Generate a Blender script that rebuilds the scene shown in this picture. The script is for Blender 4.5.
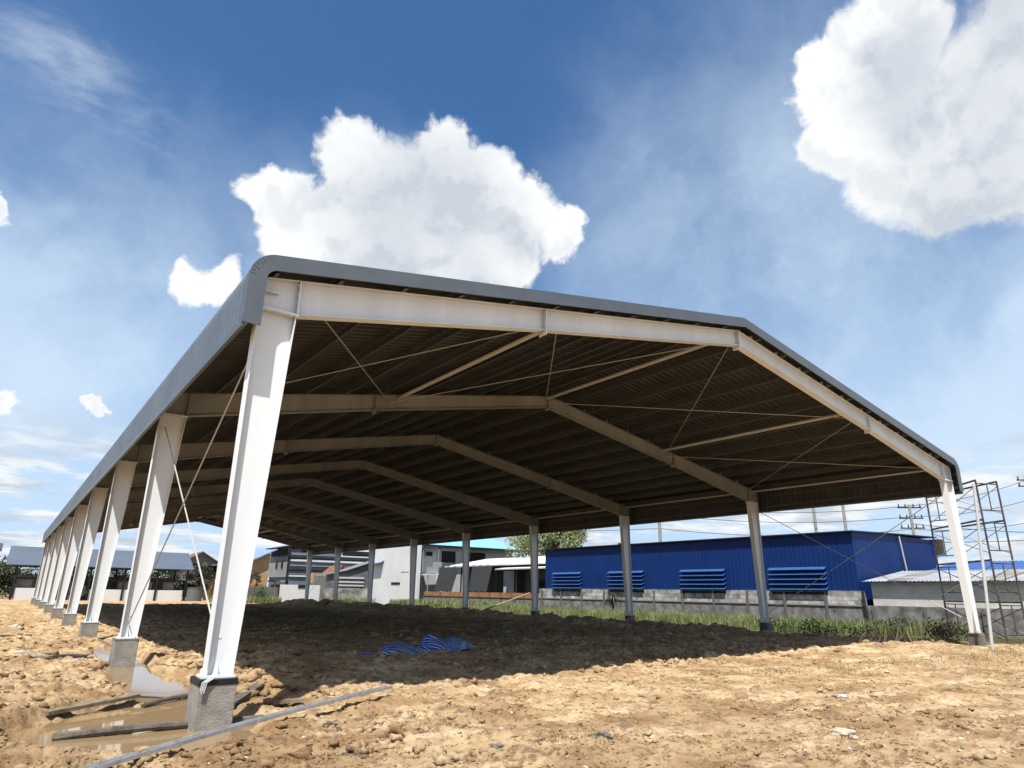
import bpy, math, random
import numpy as np
from mathutils import Vector, Matrix
R = math.radians
random.seed(7); rng = np.random.default_rng(7)
for o in list(bpy.data.objects): bpy.data.objects.remove(o)
SC = bpy.context.scene
COL = SC.collection

# ------------------------------------------------------------------ camera
CAM = Vector((-2.40322, -10.21875, 1.12701))
fw = Vector((0.56371536, 0.7685997, 0.30245577))
rt = Vector((0.80353584, -0.59507769, 0.01458406))
up = Vector((-0.19119399, -0.23481279, 0.95305184))
cd = bpy.data.cameras.new('camera'); cam = bpy.data.objects.new('camera', cd); COL.objects.link(cam)
cam.matrix_world = Matrix(((rt.x, up.x, -fw.x, CAM.x), (rt.y, up.y, -fw.y, CAM.y), (rt.z, up.z, -fw.z, CAM.z), (0, 0, 0, 1)))
cd.sensor_width = 36; cd.lens = 656.447 / 1024 * 36; cd.clip_end = 8000; cd.clip_start = .1
SC.camera = cam

# ------------------------------------------------------------------ light
SUN = Vector((-0.36, -0.32, 1)).normalized()
EL = math.asin(SUN.z); AZ = math.atan2(SUN.x, SUN.y)
sd = bpy.data.lights.new('sun', 'SUN'); sd.energy = 5.0; sd.angle = R(.53); sd.color = (1, .965, .91)
so = bpy.data.objects.new('sun', sd); COL.objects.link(so)
so.rotation_euler = SUN.to_track_quat('Z', 'Y').to_euler(); so.location = (0, 0, 60)
VS = SC.view_settings; VS.view_transform = 'Standard'; VS.look = 'None'; VS.exposure = 0.70; VS.gamma = 1
SC.display_settings.display_device = 'sRGB'
SC.cycles.max_bounces = 8; SC.cycles.diffuse_bounces = 1; SC.cycles.glossy_bounces = 3
SC.cycles.use_denoising = True

W = bpy.data.worlds.new('World'); SC.world = W; W.use_nodes = True
nt = W.node_tree; nt.nodes.clear(); N = nt.nodes; LK = nt.links
def nn(t, **k):
    n = N.new(t)
    for a, b in k.items(): setattr(n, a, b)
    return n
def math_(op, a, b=None, c=None, clamp=False):
    n = nn('ShaderNodeMath', operation=op); n.use_clamp = clamp
    for i, v in enumerate((a, b, c)):
        if v is None: continue
        if isinstance(v, (int, float)): n.inputs[i].default_value = v
        else: LK.new(v, n.inputs[i])
    return n.outputs[0]
def vmath(op, a, b=None):
    n = nn('ShaderNodeVectorMath', operation=op)
    for i, v in enumerate((a, b)):
        if v is None: continue
        if isinstance(v, (tuple, list)): n.inputs[i].default_value = v
        else: LK.new(v, n.inputs[i])
    return n
def ramp01(v, a, b, smooth=True):
    n = nn('ShaderNodeMapRange'); n.interpolation_type = 'SMOOTHSTEP' if smooth else 'LINEAR'
    LK.new(v, n.inputs['Value']); n.inputs['From Min'].default_value = a; n.inputs['From Max'].default_value = b
    return n.outputs[0]
def noise(vec, scale, detail=6, rough=.55, dist=0., seed=None):
    n = nn('ShaderNodeTexNoise'); n.inputs['Scale'].default_value = scale; n.inputs['Detail'].default_value = detail
    n.inputs['Roughness'].default_value = rough; n.inputs['Distortion'].default_value = dist
    if seed is not None:
        m = vmath('ADD', vec, seed); vec = m.outputs[0]
    LK.new(vec, n.inputs['Vector']); return n
def mixc(f, a, b):
    n = nn('ShaderNodeMix', data_type='RGBA')
    for s, v in ((n.inputs[0], f), (n.inputs[6], a), (n.inputs[7], b)):
        if isinstance(v, (int, float)): s.default_value = v
        elif isinstance(v, (tuple, list)): s.default_value = (*v, 1)
        else: LK.new(v, s)
    return n.outputs[2]
sky = nn('ShaderNodeTexSky', sky_type='NISHITA'); sky.sun_disc = False
sky.sun_elevation = EL; sky.sun_rotation = AZ; sky.altitude = 0; sky.air_density = 1.0; sky.dust_density = .6; sky.ozone_density = 3.0
D0 = nn('ShaderNodeTexCoord').outputs['Generated']
def warp(D, s, amp, det=8, seed=(0, 0, 0), rough=.62):
    off = vmath('SUBTRACT', noise(D, s, det, rough, 0, seed).outputs['Color'], (.5, .5, .5))
    sc_ = vmath('SCALE', off.outputs[0]); sc_.inputs['Scale'].default_value = amp
    return vmath('ADD', D, sc_.outputs[0]).outputs[0]
DW = warp(D0, 5, .09, 4)
D1 = warp(DW, 13, .08, 10, (2, 7, 4), .64)
DS = warp(D0, 3.2, .34, 5, (5, 1, 8), .6)
def blob_field(blobs, D):
    cur = None
    for (x, y, z, r) in blobs:
        d = vmath('DISTANCE', D, (x, y, z)).outputs['Value']
        v = math_('SUBTRACT', 1, math_('MULTIPLY', d, 1 / r))
        cur = v if cur is None else math_('SMOOTH_MAX', cur, v, .12)
    return cur
CUM = [(.283, .77, .575, .066), (.379, .705, .597, .050), (.354, .764, .539, .095), (.448, .702, .552, .068), (.508, .678, .530, .055),
       (.568, .653, .498, .045), (.208, .833, .512, .05), (.245, .85, .465, .055), (.413, .773, .482, .11), (.30, .832, .468, .10), (.50, .716, .478, .065),
       (.135, .909, .393, .036), (.168, .902, .396, .036), (-.10, .902, .418, .024), (-.06, .977, .208, .028), (.054, .974, .221, .016),
       (.718, .295, .632, .055), (.728, .24, .645, .07), (.715, .335, .613, .038), (.752, .325, .572, .055), (.802, .270, .532, .085),
       (.826, .187, .535, .12), (.816, .117, .575, .09), (.86, .18, .49, .08), (.76, .08, .64, .085), (.762, .265, .592, .055), (.88, .1, .47, .12), (.712, .318, .620, .05), (.73, .30, .60, .05), (.835, .235, .50, .075),
       (-.5, .5, .6, .3), (-.7, -.2, .5, .3), (.3, -.8, .5, .3), (-.3, -.7, .8, .2), (.9, -.5, .3, .25)]
dens = blob_field(CUM, D1)
cum_a = ramp01(dens, -.03, .24)
# undersides of the cumulus, turned away from the sun
core = blob_field([(.375, .79, .485, .17), (.42, .76, .50, .15), (.862, .20, .455, .21), (.77, .25, .585, .10), (.50, .70, .49, .09), (.80, .12, .60, .13)], DS)
core = ramp01(core, -.1, .9)
n2 = noise(D1, 11, 5, .5, 0, (3.1, 1.7, .3))
shade = math_('MULTIPLY', core, math_('MULTIPLY_ADD', n2.outputs[0], .9, .35), clamp=True)
thin = ramp01(dens, .0, .4)
DL = vmath('ADD', DW, (-.012, -.012, .024)).outputs[0]
ba = noise(DW, 13, 6, .55, 0, (7, 2, 5)).outputs[0]; bb = noise(DL, 13, 6, .55, 0, (7, 2, 5)).outputs[0]
billow = ramp01(math_('SUBTRACT', bb, ba), -.04, .14)
shade2 = math_('MULTIPLY', math_('MULTIPLY', billow, thin), .34)
shade = math_('ADD', shade, shade2, clamp=True)
cloud_col = mixc(shade, (9.3, 9.45, 9.55), (5.6, 6.1, 6.8))
# low cumulus banks near the horizon, stretched
sep = nn('ShaderNodeSeparateXYZ'); LK.new(D0, sep.inputs[0])
zz = math_('MAXIMUM', sep.outputs[2], .02)
inv = math_('DIVIDE', 1, math_('ADD', zz, .10))
comb = nn('ShaderNodeCombineXYZ'); LK.new(math_('MULTIPLY', sep.outputs[0], inv), comb.inputs[0]); LK.new(math_('MULTIPLY', sep.outputs[1], inv), comb.inputs[1])
lown = noise(comb.outputs[0], 1.7, 9, .62, .1, (4.4, 9.1, 0))
low = ramp01(lown.outputs[0], .43, .58)
lowband = math_('SUBTRACT', 1, ramp01(sep.outputs[2], .12, .24))
low_a = math_('MULTIPLY', low, lowband)
low_shade = ramp01(noise(comb.outputs[0], 2.0, 7, .6, 0, (1, 2, 3)).outputs[0], .38, .62)
low_col = mixc(low_shade, (9.0, 9.15, 9.25), (5.2, 6.0, 6.9))
# thin cirrus veil: strong to the right, and a wisp high on the left
hz = blob_field([(.80, .43, .42, .40), (.885, .348, .31, .40), (.889, .22, .402, .36), (.83, .30, .47, .22), (-.02, .955, .26, .36), (.35, .9, .3, .3), (.95, .2, .2, .3)], DS)
veil_n = noise(DS, 3.2, 7, .55, .0, (2, 5, 1))
veil = math_('MULTIPLY', ramp01(hz, -.25, .9), math_('MULTIPLY_ADD', ramp01(veil_n.outputs[0], .30, .72), .62, .30), clamp=True)
wsp = blob_field([(-.084, .805, .587, .07), (-.03, .823, .567, .08), (.03, .84, .542, .08), (-.05, .80, .60, .06), (.02, .85, .53, .05)], D0)
mp = nn('ShaderNodeMapping'); LK.new(D0, mp.inputs[0]); mp.inputs['Rotation'].default_value = (0, R(35), R(20)); mp.inputs['Scale'].default_value = (6, 22, 14)
wn = noise(mp.outputs[0], 1.1, 8, .6, .15)
wisp = math_('MULTIPLY', math_('MULTIPLY', ramp01(wsp, -.1, 1.0), ramp01(wn.outputs[0], .42, .75)), .55)
skyc = sky.outputs[0]
hs = nn('ShaderNodeHueSaturation'); hs.inputs['Saturation'].default_value = 1.22; hs.inputs['Value'].default_value = 1.32; LK.new(skyc, hs.inputs['Color']); skyc = hs.outputs[0]
haze_low = math_('SUBTRACT', 1, ramp01(sep.outputs[2], -.02, .46)); skyc = mixc(math_('MULTIPLY', haze_low, .95), skyc, (5.0, 6.9, 9.4))
c = mixc(veil, skyc, (6.2, 7.6, 9.2))
c = mixc(wisp, c, (6.5, 7.4, 8.6))
c = mixc(low_a, c, low_col)
c = mixc(cum_a, c, cloud_col)
bg = nn('ShaderNodeBackground'); LK.new(c, bg.inputs[0]); bg.inputs[1].default_value = .067
LK.new(bg.outputs[0], nn('ShaderNodeOutputWorld').inputs[0])

# ------------------------------------------------------------------ materials
MATS = {}
def mat(name, col, rough=.7, metal=0., var=.15, vscale=3., bump=0., bscale=30., col2=None, spec=.5, setup=None, streak=False):
    if name in MATS: return MATS[name]
    col = tuple(x * .68 for x in col); col2 = tuple(x * .68 for x in col2) if col2 else None   # albedos for exposure 0.7
    m = bpy.data.materials.new(name); m.use_nodes = True
    t = m.node_tree; b = t.nodes['Principled BSDF']
    b.inputs['Roughness'].default_value = rough; b.inputs['Metallic'].default_value = metal
    b.inputs['Specular IOR Level'].default_value = spec
    tc = t.nodes.new('ShaderNodeTexCoord'); n = t.nodes.new('ShaderNodeTexNoise')
    n.inputs['Scale'].default_value = vscale; n.inputs['Detail'].default_value = 7; n.inputs['Roughness'].default_value = .62
    src = tc.outputs['Object']
    if streak:
        mp = t.nodes.new('ShaderNodeMapping'); mp.inputs['Scale'].default_value = (1, 1, .12); t.links.new(src, mp.inputs[0]); src = mp.outputs[0]
    t.links.new(src, n.inputs['Vector'])
    cr = t.nodes.new('ShaderNodeValToRGB'); t.links.new(n.outputs[0], cr.inputs[0])
    c2 = col2 or tuple(min(1, x * (1 - var * 1.6)) for x in col)
    c1 = tuple(min(1, x * (1 + var * .5)) for x in col)
    cr.color_ramp.elements[0].position = .32; cr.color_ramp.elements[1].position = .66
    cr.color_ramp.elements[0].color = (*c2, 1); cr.color_ramp.elements[1].color = (*c1, 1)
    t.links.new(cr.outputs[0], b.inputs['Base Color'])
    if bump:
        n3 = t.nodes.new('ShaderNodeTexNoise'); n3.inputs['Scale'].default_value = bscale; n3.inputs['Detail'].default_value = 6
        t.links.new(tc.outputs['Object'], n3.inputs['Vector'])
        bp = t.nodes.new('ShaderNodeBump'); bp.inputs['Strength'].default_value = bump; bp.inputs['Distance'].default_value = .03
        t.links.new(n3.outputs[0], bp.inputs['Height']); t.links.new(bp.outputs[0], b.inputs['Normal'])
    if setup: setup(t, b, tc, cr)
    MATS[name] = m; return m
def brick_setup(mortar, bw=.4, bh=.2, ax='yz', contrast=.25, msize=.012):
    def f(t, b, tc, cr):
        mp = t.nodes.new('ShaderNodeSeparateXYZ'); t.links.new(tc.outputs['Object'], mp.inputs[0])
        cb = t.nodes.new('ShaderNodeCombineXYZ'); t.links.new(mp.outputs['XYZ'.index(ax[0].upper())], cb.inputs[0]); t.links.new(mp.outputs['XYZ'.index(ax[1].upper())], cb.inputs[1])
        br = t.nodes.new('ShaderNodeTexBrick'); t.links.new(cb.outputs[0], br.inputs['Vector'])
        br.inputs['Scale'].default_value = 1; br.inputs['Brick Width'].default_value = bw; br.inputs['Row Height'].default_value = bh
        br.inputs['Mortar Size'].default_value = msize; br.inputs['Color1'].default_value = (1, 1, 1, 1); br.inputs['Color2'].default_value = (1 - contrast,) * 3 + (1,)
        br.inputs['Mortar'].default_value = (mortar, mortar, mortar, 1)
        mx = t.nodes.new('ShaderNodeMix'); mx.data_type = 'RGBA'; mx.blend_type = 'MULTIPLY'; mx.inputs[0].default_value = 1
        t.links.new(cr.outputs[0], mx.inputs[6]); t.links.new(br.outputs[0], mx.inputs[7]); t.links.new(mx.outputs[2], b.inputs['Base Color'])
    return f
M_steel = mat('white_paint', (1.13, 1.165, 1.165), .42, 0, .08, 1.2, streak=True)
M_raft = mat('shaded_white_paint', (.42, .40, .365), .5, 0, .14, 1.5, streak=True)  # white frame paint darkened and warmed, standing in for shade under the roof
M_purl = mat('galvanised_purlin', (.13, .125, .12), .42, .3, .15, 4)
M_roof = mat('blue_grey_sheet', (.18, .22, .27), .42, .15, .12, .8)
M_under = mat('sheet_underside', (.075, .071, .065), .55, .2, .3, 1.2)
M_barge = mat('flashing_sheet', (.155, .183, .212), .4, .25, .08, 2)
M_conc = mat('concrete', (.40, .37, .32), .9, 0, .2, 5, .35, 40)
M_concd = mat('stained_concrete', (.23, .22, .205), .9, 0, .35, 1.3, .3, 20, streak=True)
M_dark = mat('dark_steel', (.03, .035, .035), .5, .5, .3, 6)
M_rust = mat('painted_tube', (.16, .135, .12), .6, .3, .5, 4)
M_rod = mat('brace_rod_paint', (.62, .60, .55), .45, .1, .05, 3)
M_strut = mat('strut_paint', (.80, .77, .71), .45, 0, .08, 2)
M_black = mat('dark_opening', (.012, .012, .012), .9, 0, .1)
M_wood = mat('weathered_wood', (.33, .25, .16), .85, 0, .35, 9, .4, 60)
M_log = mat('old_timber_pole', (.17, .145, .115), .85, 0, .4, 8, .6, 50)
M_galv = mat('galvanised_channel', (.78, .79, .80), .45, .25, .2, 8)
M_blue = mat('cobalt_sheet', (.004, .036, .185), .5, 0, .12, .5, spec=.25)
M_lou = mat('louvre_blue', (.035, .12, .36), .45, .0, .1, 2)
M_zinc = mat('grey_roof_sheet', (.60, .62, .64), .5, .2, .25, .35)
M_blk = mat('block_wall_light', (.72, .70, .66), .95, 0, .45, 1.6, setup=brick_setup(.55, .45, .24, contrast=.4, msize=.02))
M_rend = mat('render_wall_dark', (.30, .29, .275), .95, 0, .5, 1.8, .5, 15, col2=(.10, .096, .09))
M_white = mat('white_wall_paint', (.90, .90, .885), .8, 0, .06, .4)
M_off = mat('grey_white_wall', (.66, .67, .67), .8, 0, .1, .5)
M_yel = mat('ochre_wall', (.62, .40, .20), .85, 0, .12, .6)
M_slate = mat('slate_blue_cladding', (.20, .235, .28), .6, 0, .12, .6)
M_slatl = mat('pale_grey_cladding', (.42, .43, .44), .7, 0, .12, .7)
M_cyan = mat('cyan_roof_sheet', (.28, .62, .76), .5, 0, .05, .6)
M_bluer = mat('pale_blue_roof', (.30, .45, .72), .4, .1, .1, 1)
M_brk = mat('orange_block', (.50, .24, .10), .9, 0, .2, 2, setup=brick_setup(.2, 1.9, .6, 'yz', .12, .06))
M_net = mat('shade_net', (.016, .017, .017), .95, 0, .3, 3)
M_rooft = mat('brown_tile', (.30, .14, .06), .9, 0, .35, 3)
M_glass = mat('dark_glass', (.015, .018, .02), .12, 0, .1)
M_leaf = mat('leaf_green', (.13, .19, .045), .6, 0, .5, 1.2, col2=(.035, .06, .015))
M_leafd = mat('leaf_dark', (.035, .055, .018), .6, 0, .5, 1.5, col2=(.016, .022, .010))
M_leafr = mat('leaf_flowering', (.30, .31, .13), .7, 0, .5, 2.6, col2=(.11, .19, .045))
M_dry = mat('dry_twig', (.14, .10, .065), .9, 0, .4, 3)
M_grass = mat('grass_blade', (.30, .33, .13), .75, 0, .45, .9, col2=(.10, .14, .035))
M_plastic = mat('white_plastic', (.75, .76, .76), .4, 0, .05)
M_bpl = mat('grey_black_plastic', (.09, .095, .10), .45, 0, .3, 5)
M_pole = mat('pole_concrete', (.42, .40, .37), .9, 0, .15, 2)

# ------------------------------------------------------------------ mesh helpers
WL = {}
def tag(o, label=None, cat=None, group=None, kind=None):
    if label: o['label'] = label
    if cat: o['category'] = cat
    if group: o['group'] = group
    if kind: o['kind'] = kind
    return o
def empty(name, loc, label=None, cat=None, group=None):
    o = bpy.data.objects.new(name, None); o.empty_display_size = .2; COL.objects.link(o); o.location = loc; WL[o.name] = Vector(loc)
    return tag(o, label, cat, group)
class MB:
    def __init__(s): s.v = []; s.f = []
    def add(s, vs, fs):
        n = len(s.v); s.v += [tuple(v) for v in vs]; s.f += [tuple(i + n for i in f) for f in fs]; return s
    def box(s, a, b):
        x0, y0, z0 = [min(p, q) for p, q in zip(a, b)]; x1, y1, z1 = [max(p, q) for p, q in zip(a, b)]
        return s.add([(x0, y0, z0), (x1, y0, z0), (x1, y1, z0), (x0, y1, z0), (x0, y0, z1), (x1, y0, z1), (x1, y1, z1), (x0, y1, z1)],
                     [(0, 3, 2, 1), (4, 5, 6, 7), (0, 1, 5, 4), (1, 2, 6, 5), (2, 3, 7, 6), (3, 0, 4, 7)])
    def beam(s, p, q, w, h, upv=(0, 0, 1), twist=0):
        p = Vector(p); q = Vector(q); d = (q - p).normalized(); sd = d.cross(Vector(upv))
        if sd.length < 1e-4: sd = d.cross(Vector((1, 0, 0)))
        sd.normalize(); u = sd.cross(d)
        if twist: rr = Matrix.Rotation(twist, 3, d); sd = rr @ sd; u = rr @ u
        vs = [e + sd * a * w / 2 + u * b * h / 2 for e in (p, q) for a, b in ((-1, -1), (1, -1), (1, 1), (-1, 1))]
        return s.add(vs, [(3, 2, 1, 0), (4, 5, 6, 7), (0, 1, 5, 4), (1, 2, 6, 5), (2, 3, 7, 6), (3, 0, 4, 7)])
    def tube(s, p, q, r, n=8, r2=None):
        p = Vector(p); q = Vector(q); d = (q - p).normalized(); a = d.cross(Vector((0, 0, 1)))
        if a.length < 1e-3: a = Vector((1, 0, 0))
        a.normalize(); b = d.cross(a); r2 = r if r2 is None else r2
        vs = []
        for e, rr in ((p, r), (q, r2)):
            for i in range(n):
                t = 2 * math.pi * i / n; vs.append(e + (a * math.cos(t) + b * math.sin(t)) * rr)
        fs = [(i, (i + 1) % n, n + (i + 1) % n, n + i) for i in range(n)] + [tuple(range(n - 1, -1, -1)), tuple(range(n, 2 * n))]
        return s.add(vs, fs)
    def prism(s, poly, ax, a, b):
        """poly: list of 2D pts in the plane normal to axis ax ('x': (y,z), 'y': (x,z), 'z': (x,y)), extruded a..b"""
        n = len(poly)
        def P(p, t): return {'x': (t, p[0], p[1]), 'y': (p[0], t, p[1]), 'z': (p[0], p[1], t)}[ax]
        vs = [P(p, a) for p in poly] + [P(p, b) for p in poly]
        return s.add(vs, [(i, (i + 1) % n, n + (i + 1) % n, n + i) for i in range(n)] + [tuple(range(n - 1, -1, -1)), tuple(range(n, 2 * n))])
    def quad(s, *p): return s.add(p, [tuple(range(len(p)))])
    def slab(s, pts, th):
        """closed slab from a planar polygon, thickened downwards along its normal"""
        P = [Vector(p) for p in pts]; nrm = (P[1] - P[0]).cross(P[2] - P[0]).normalized()
        if nrm.z < 0: nrm = -nrm
        n = len(P); vs = P + [p - nrm * th for p in P]
        return s.add(vs, [tuple(range(n)), tuple(range(2 * n - 1, n - 1, -1))] + [(i, (i + 1) % n, n + (i + 1) % n, n + i) for i in range(n)])
    def corr(s, o, u, lu, v, lv, nrm, pitch=.25, h=.025):
        """trapezoid rib sheet: ribs run along v, repeat along u"""
        o = Vector(o); u = Vector(u).normalized(); v = Vector(v).normalized(); nrm = Vector(nrm).normalized()
        ps = []; t = 0
        while t < lu:
            for dt, hh in ((0, 0), (.62, 0), (.70, 1), (.92, 1)):
                if t + dt * pitch < lu: ps.append((t + dt * pitch, hh * h))
            t += pitch
        ps.append((lu, 0)); k = len(ps)
        vs = [o + u * a + nrm * b for a, b in ps] + [o + u * a + nrm * b + v * lv for a, b in ps]
        return s.add(vs, [(i, i + 1, k + i + 1, k + i) for i in range(k - 1)])
    def build(s, name, m, parent=None, smooth=False, bevel=0):
        V = np.array(s.v); an = Vector(((V[:, 0].min() + V[:, 0].max()) / 2, (V[:, 1].min() + V[:, 1].max()) / 2, V[:, 2].min()))
        me = bpy.data.meshes.new(name); me.from_pydata([tuple(Vector(p) - an) for p in s.v], [], s.f); me.materials.append(m)
        import bmesh
        bm = bmesh.new(); bm.from_mesh(me); bmesh.ops.recalc_face_normals(bm, faces=bm.faces); bm.to_mesh(me); bm.free()
        if smooth: me.polygons.foreach_set('use_smooth', [len(p.vertices) < 5 for p in me.polygons])
        o = bpy.data.objects.new(name, me); COL.objects.link(o)
        if parent is not None: o.parent = parent; o.location = an - WL[parent.name]
        else: o.location = an
        WL[o.name] = an
        if bevel:
            b = o.modifiers.new('bevel', 'BEVEL'); b.width = bevel; b.segments = 2; b.limit_method = 'ANGLE'
        return o

# ------------------------------------------------------------------ noise on numpy arrays
def vnoise(x, y, seed=0):
    xi = np.floor(x).astype(np.int64); yi = np.floor(y).astype(np.int64); fx = x - xi; fy = y - yi
    fx = fx * fx * (3 - 2 * fx); fy = fy * fy * (3 - 2 * fy)
    def h(a, b):
        n = (a * 374761393 + b * 668265263 + seed * 974711) & 0xffffffff
        n = ((n ^ (n >> 13)) * 1274126177) & 0xffffffff
        return ((n ^ (n >> 16)) & 0xffff) / 65535.
    return (h(xi, yi) * (1 - fx) + h(xi + 1, yi) * fx) * (1 - fy) + (h(xi, yi + 1) * (1 - fx) + h(xi + 1, yi + 1) * fx) * fy
def fbm(x, y, s, o=4, seed=0):
    t = 0; a = .5; n = 0
    for i in range(o):
        t = t + a * vnoise(x / s + 17.3 * i, y / s - 9.1 * i, seed + i); n += a; a *= .5; s *= .5
    return t / n
def worley(x, y, s, seed=0):
    x = x / s; y = y / s; xi = np.floor(x).astype(np.int64); yi = np.floor(y).astype(np.int64)
    best = np.full(x.shape, 9.); hb = np.zeros(x.shape)
    for dx in (-1, 0, 1):
        for dy in (-1, 0, 1):
            a = xi + dx; b = yi + dy
            n = (a * 73856093 ^ b * 19349663 ^ (seed * 83492791 + 12345)) & 0xffffffff
            n = ((n ^ (n >> 15)) * 2246822519) & 0xffffffff; n = n ^ (n >> 13)
            px = a + (n & 0x3ff) / 1023.; py = b + ((n >> 10) & 0x3ff) / 1023.; hh = ((n >> 20) & 0xff) / 255.
            d = (x - px) ** 2 + (y - py) ** 2
            m = d < best; best = np.where(m, d, best); hb = np.where(m, hh, hb)
    return np.sqrt(best), hb
def sst(a, b, x): t = np.clip((x - a) / (b - a), 0, 1); return t * t * (3 - 2 * t)
def bump2(x, y, cx, cy, rx, ry, ang=0):
    c, s_ = math.cos(ang), math.sin(ang); u = (x - cx) * c + (y - cy) * s_; v = -(x - cx) * s_ + (y - cy) * c
    return np.exp(-(u / rx) ** 2 - (v / ry) ** 2)
WATER_Z = -.645
def pool_mask(x, y):
    w = .35 * (fbm(x, y, .9, 3, 91) - .5)
    a = 1 - np.sqrt(((x + .55) / 1.05) ** 2 + ((y - .35) / 1.45) ** 2)
    b = 1 - np.sqrt(((x - .32) / .62) ** 2 + ((y - 4.6) / 2.6) ** 2)
    c = 1 - np.sqrt(((x - .22) / .42) ** 2 + ((y - 8.9) / 2.2) ** 2)
    d = 1 - np.sqrt(((x - .1) / .30) ** 2 + ((y - 13) / 2.2) ** 2)
    return np.maximum(np.maximum(a, b), np.maximum(c, d)) + w
def ground(x, y, detail=True):
    x = np.asarray(x, float); y = np.asarray(y, float)
    z = -.60 + .10 * (fbm(x, y, 6, 3, 3) - .5)
    z = z + .30 * bump2(x, y, 2.6, 6.2, 1.3, 4.2) + .20 * bump2(x, y, 5.0, 4.6, 2.2, 1.2) + .22 * bump2(x, y, 1.7, 2.6, .7, 1.2) + .10 * bump2(x, y, 10, 4.5, 4, 1.5) + .12 * bump2(x, y, 14, 9, 9, 2.0)
    z = z + .16 * bump2(x, y, 21, 3.2, 5, 1.8) + .20 * bump2(x, y, 23, .4, 2.6, 1.2) + .10 * bump2(x, y, -2.5, 6, 1.8, 5)
    z = z + .10 * bump2(x, y, 22, 20, 2.5, 25) + .10 * bump2(x, y, -1.6, 14, 1.0, 8)
    z = z + (.20 + .18 * (fbm(x, y, 1.6, 3, 44) - .5)) * np.exp(-((x - 24.6) / 1.1) ** 2) * sst(6.5, 12, y) * sst(72, 66, y)
    z = z + .25 * np.exp(-((x - 26) / 3.5) ** 2) * sst(24, 34, y) * sst(74, 68, y)
    z = z + .22 * bump2(x, y, 30, 1.5, 4, 5) + .20 * bump2(x, y, 25.6, -.9, 2.0, .6)
    if detail:
        near = 1 - sst(60, 100, np.hypot(x - CAM.x, y - CAM.y))
        m = sst(.36, .60, fbm(x, y, 3.2, 3, 21))
        inside = sst(1.0, 2.5, y) * sst(-.5, .8, x) * sst(70, 66, y) if False else sst(1.0, 2.5, y)
        m = np.clip(.12 + .55 * m + .45 * inside + .6 * sst(.5, -.8, x), 0, 1) * (1 - .7 * sst(26.5, 28.5, x))
        bandm = np.exp(-((x - 24.2) / 2.2) ** 2) * sst(5, 9, y) * sst(70, 66, y) + .8 * sst(50, 58, y) * sst(69, 66, y) * sst(2, 4, x) * sst(27, 25, x)
        w0, h0 = worley(x + .5 * fbm(x, y, .8, 2, 25), y, 1.0, 9); z = z + bandm * .26 * h0 * np.clip(1 - (w0 / .7) ** 2, 0, 1)
        w1, h1 = worley(x + .35 * fbm(x, y, .6, 2, 5), y + .35 * fbm(x, y, .6, 2, 6), .62, 1)
        w2, h2 = worley(x + .1 * fbm(x, y, .2, 2, 15), y, .23, 2)
        w3, h3 = worley(x, y, .10, 3)
        fr_ = sst(2.0, 4.0, x) * sst(1.5, -.5, y)
        z = z + m * near * ((.10 - .075 * fr_) * h1 * np.clip(1 - (w1 / .62) ** 2, 0, 1) + .062 * (h2 > .35) * h2 * np.clip(1 - (w2 / .6) ** 2, 0, 1) + .022 * (h3 > .4) * np.clip(1 - (w3 / .6) ** 2, 0, 1))
        z = z + near * (.095 * (fbm(x, y, 1.1, 4, 40) - .5) + .042 * (fbm(x, y, .28, 3, 50) - .5))
        crk = fbm(x, y, .34, 4, 83); z = z - near * (.35 + .65 * m) * .035 * sst(.54, .62, crk)
        rd = 1 - np.abs(2 * fbm(x, y, .17, 3, 60) - 1) * 2; z = z + near * (.4 + .6 * m) * (.022 * rd + .016 * (vnoise(x / .045, y / .045, 71) - .5))
    pm = pool_mask(x, y)
    z = z + .06 * np.exp(-((pm + .52) / .16) ** 2)
    z = np.where(pm > -.55, z * (1 - sst(-.55, .12, pm)) + (-.74) * sst(-.55, .12, pm), z)
    # every footing stands clear of loose earth on its front face
    return z
def gz(x, y): return float(ground(np.array([x]), np.array([y]))[0])

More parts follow.
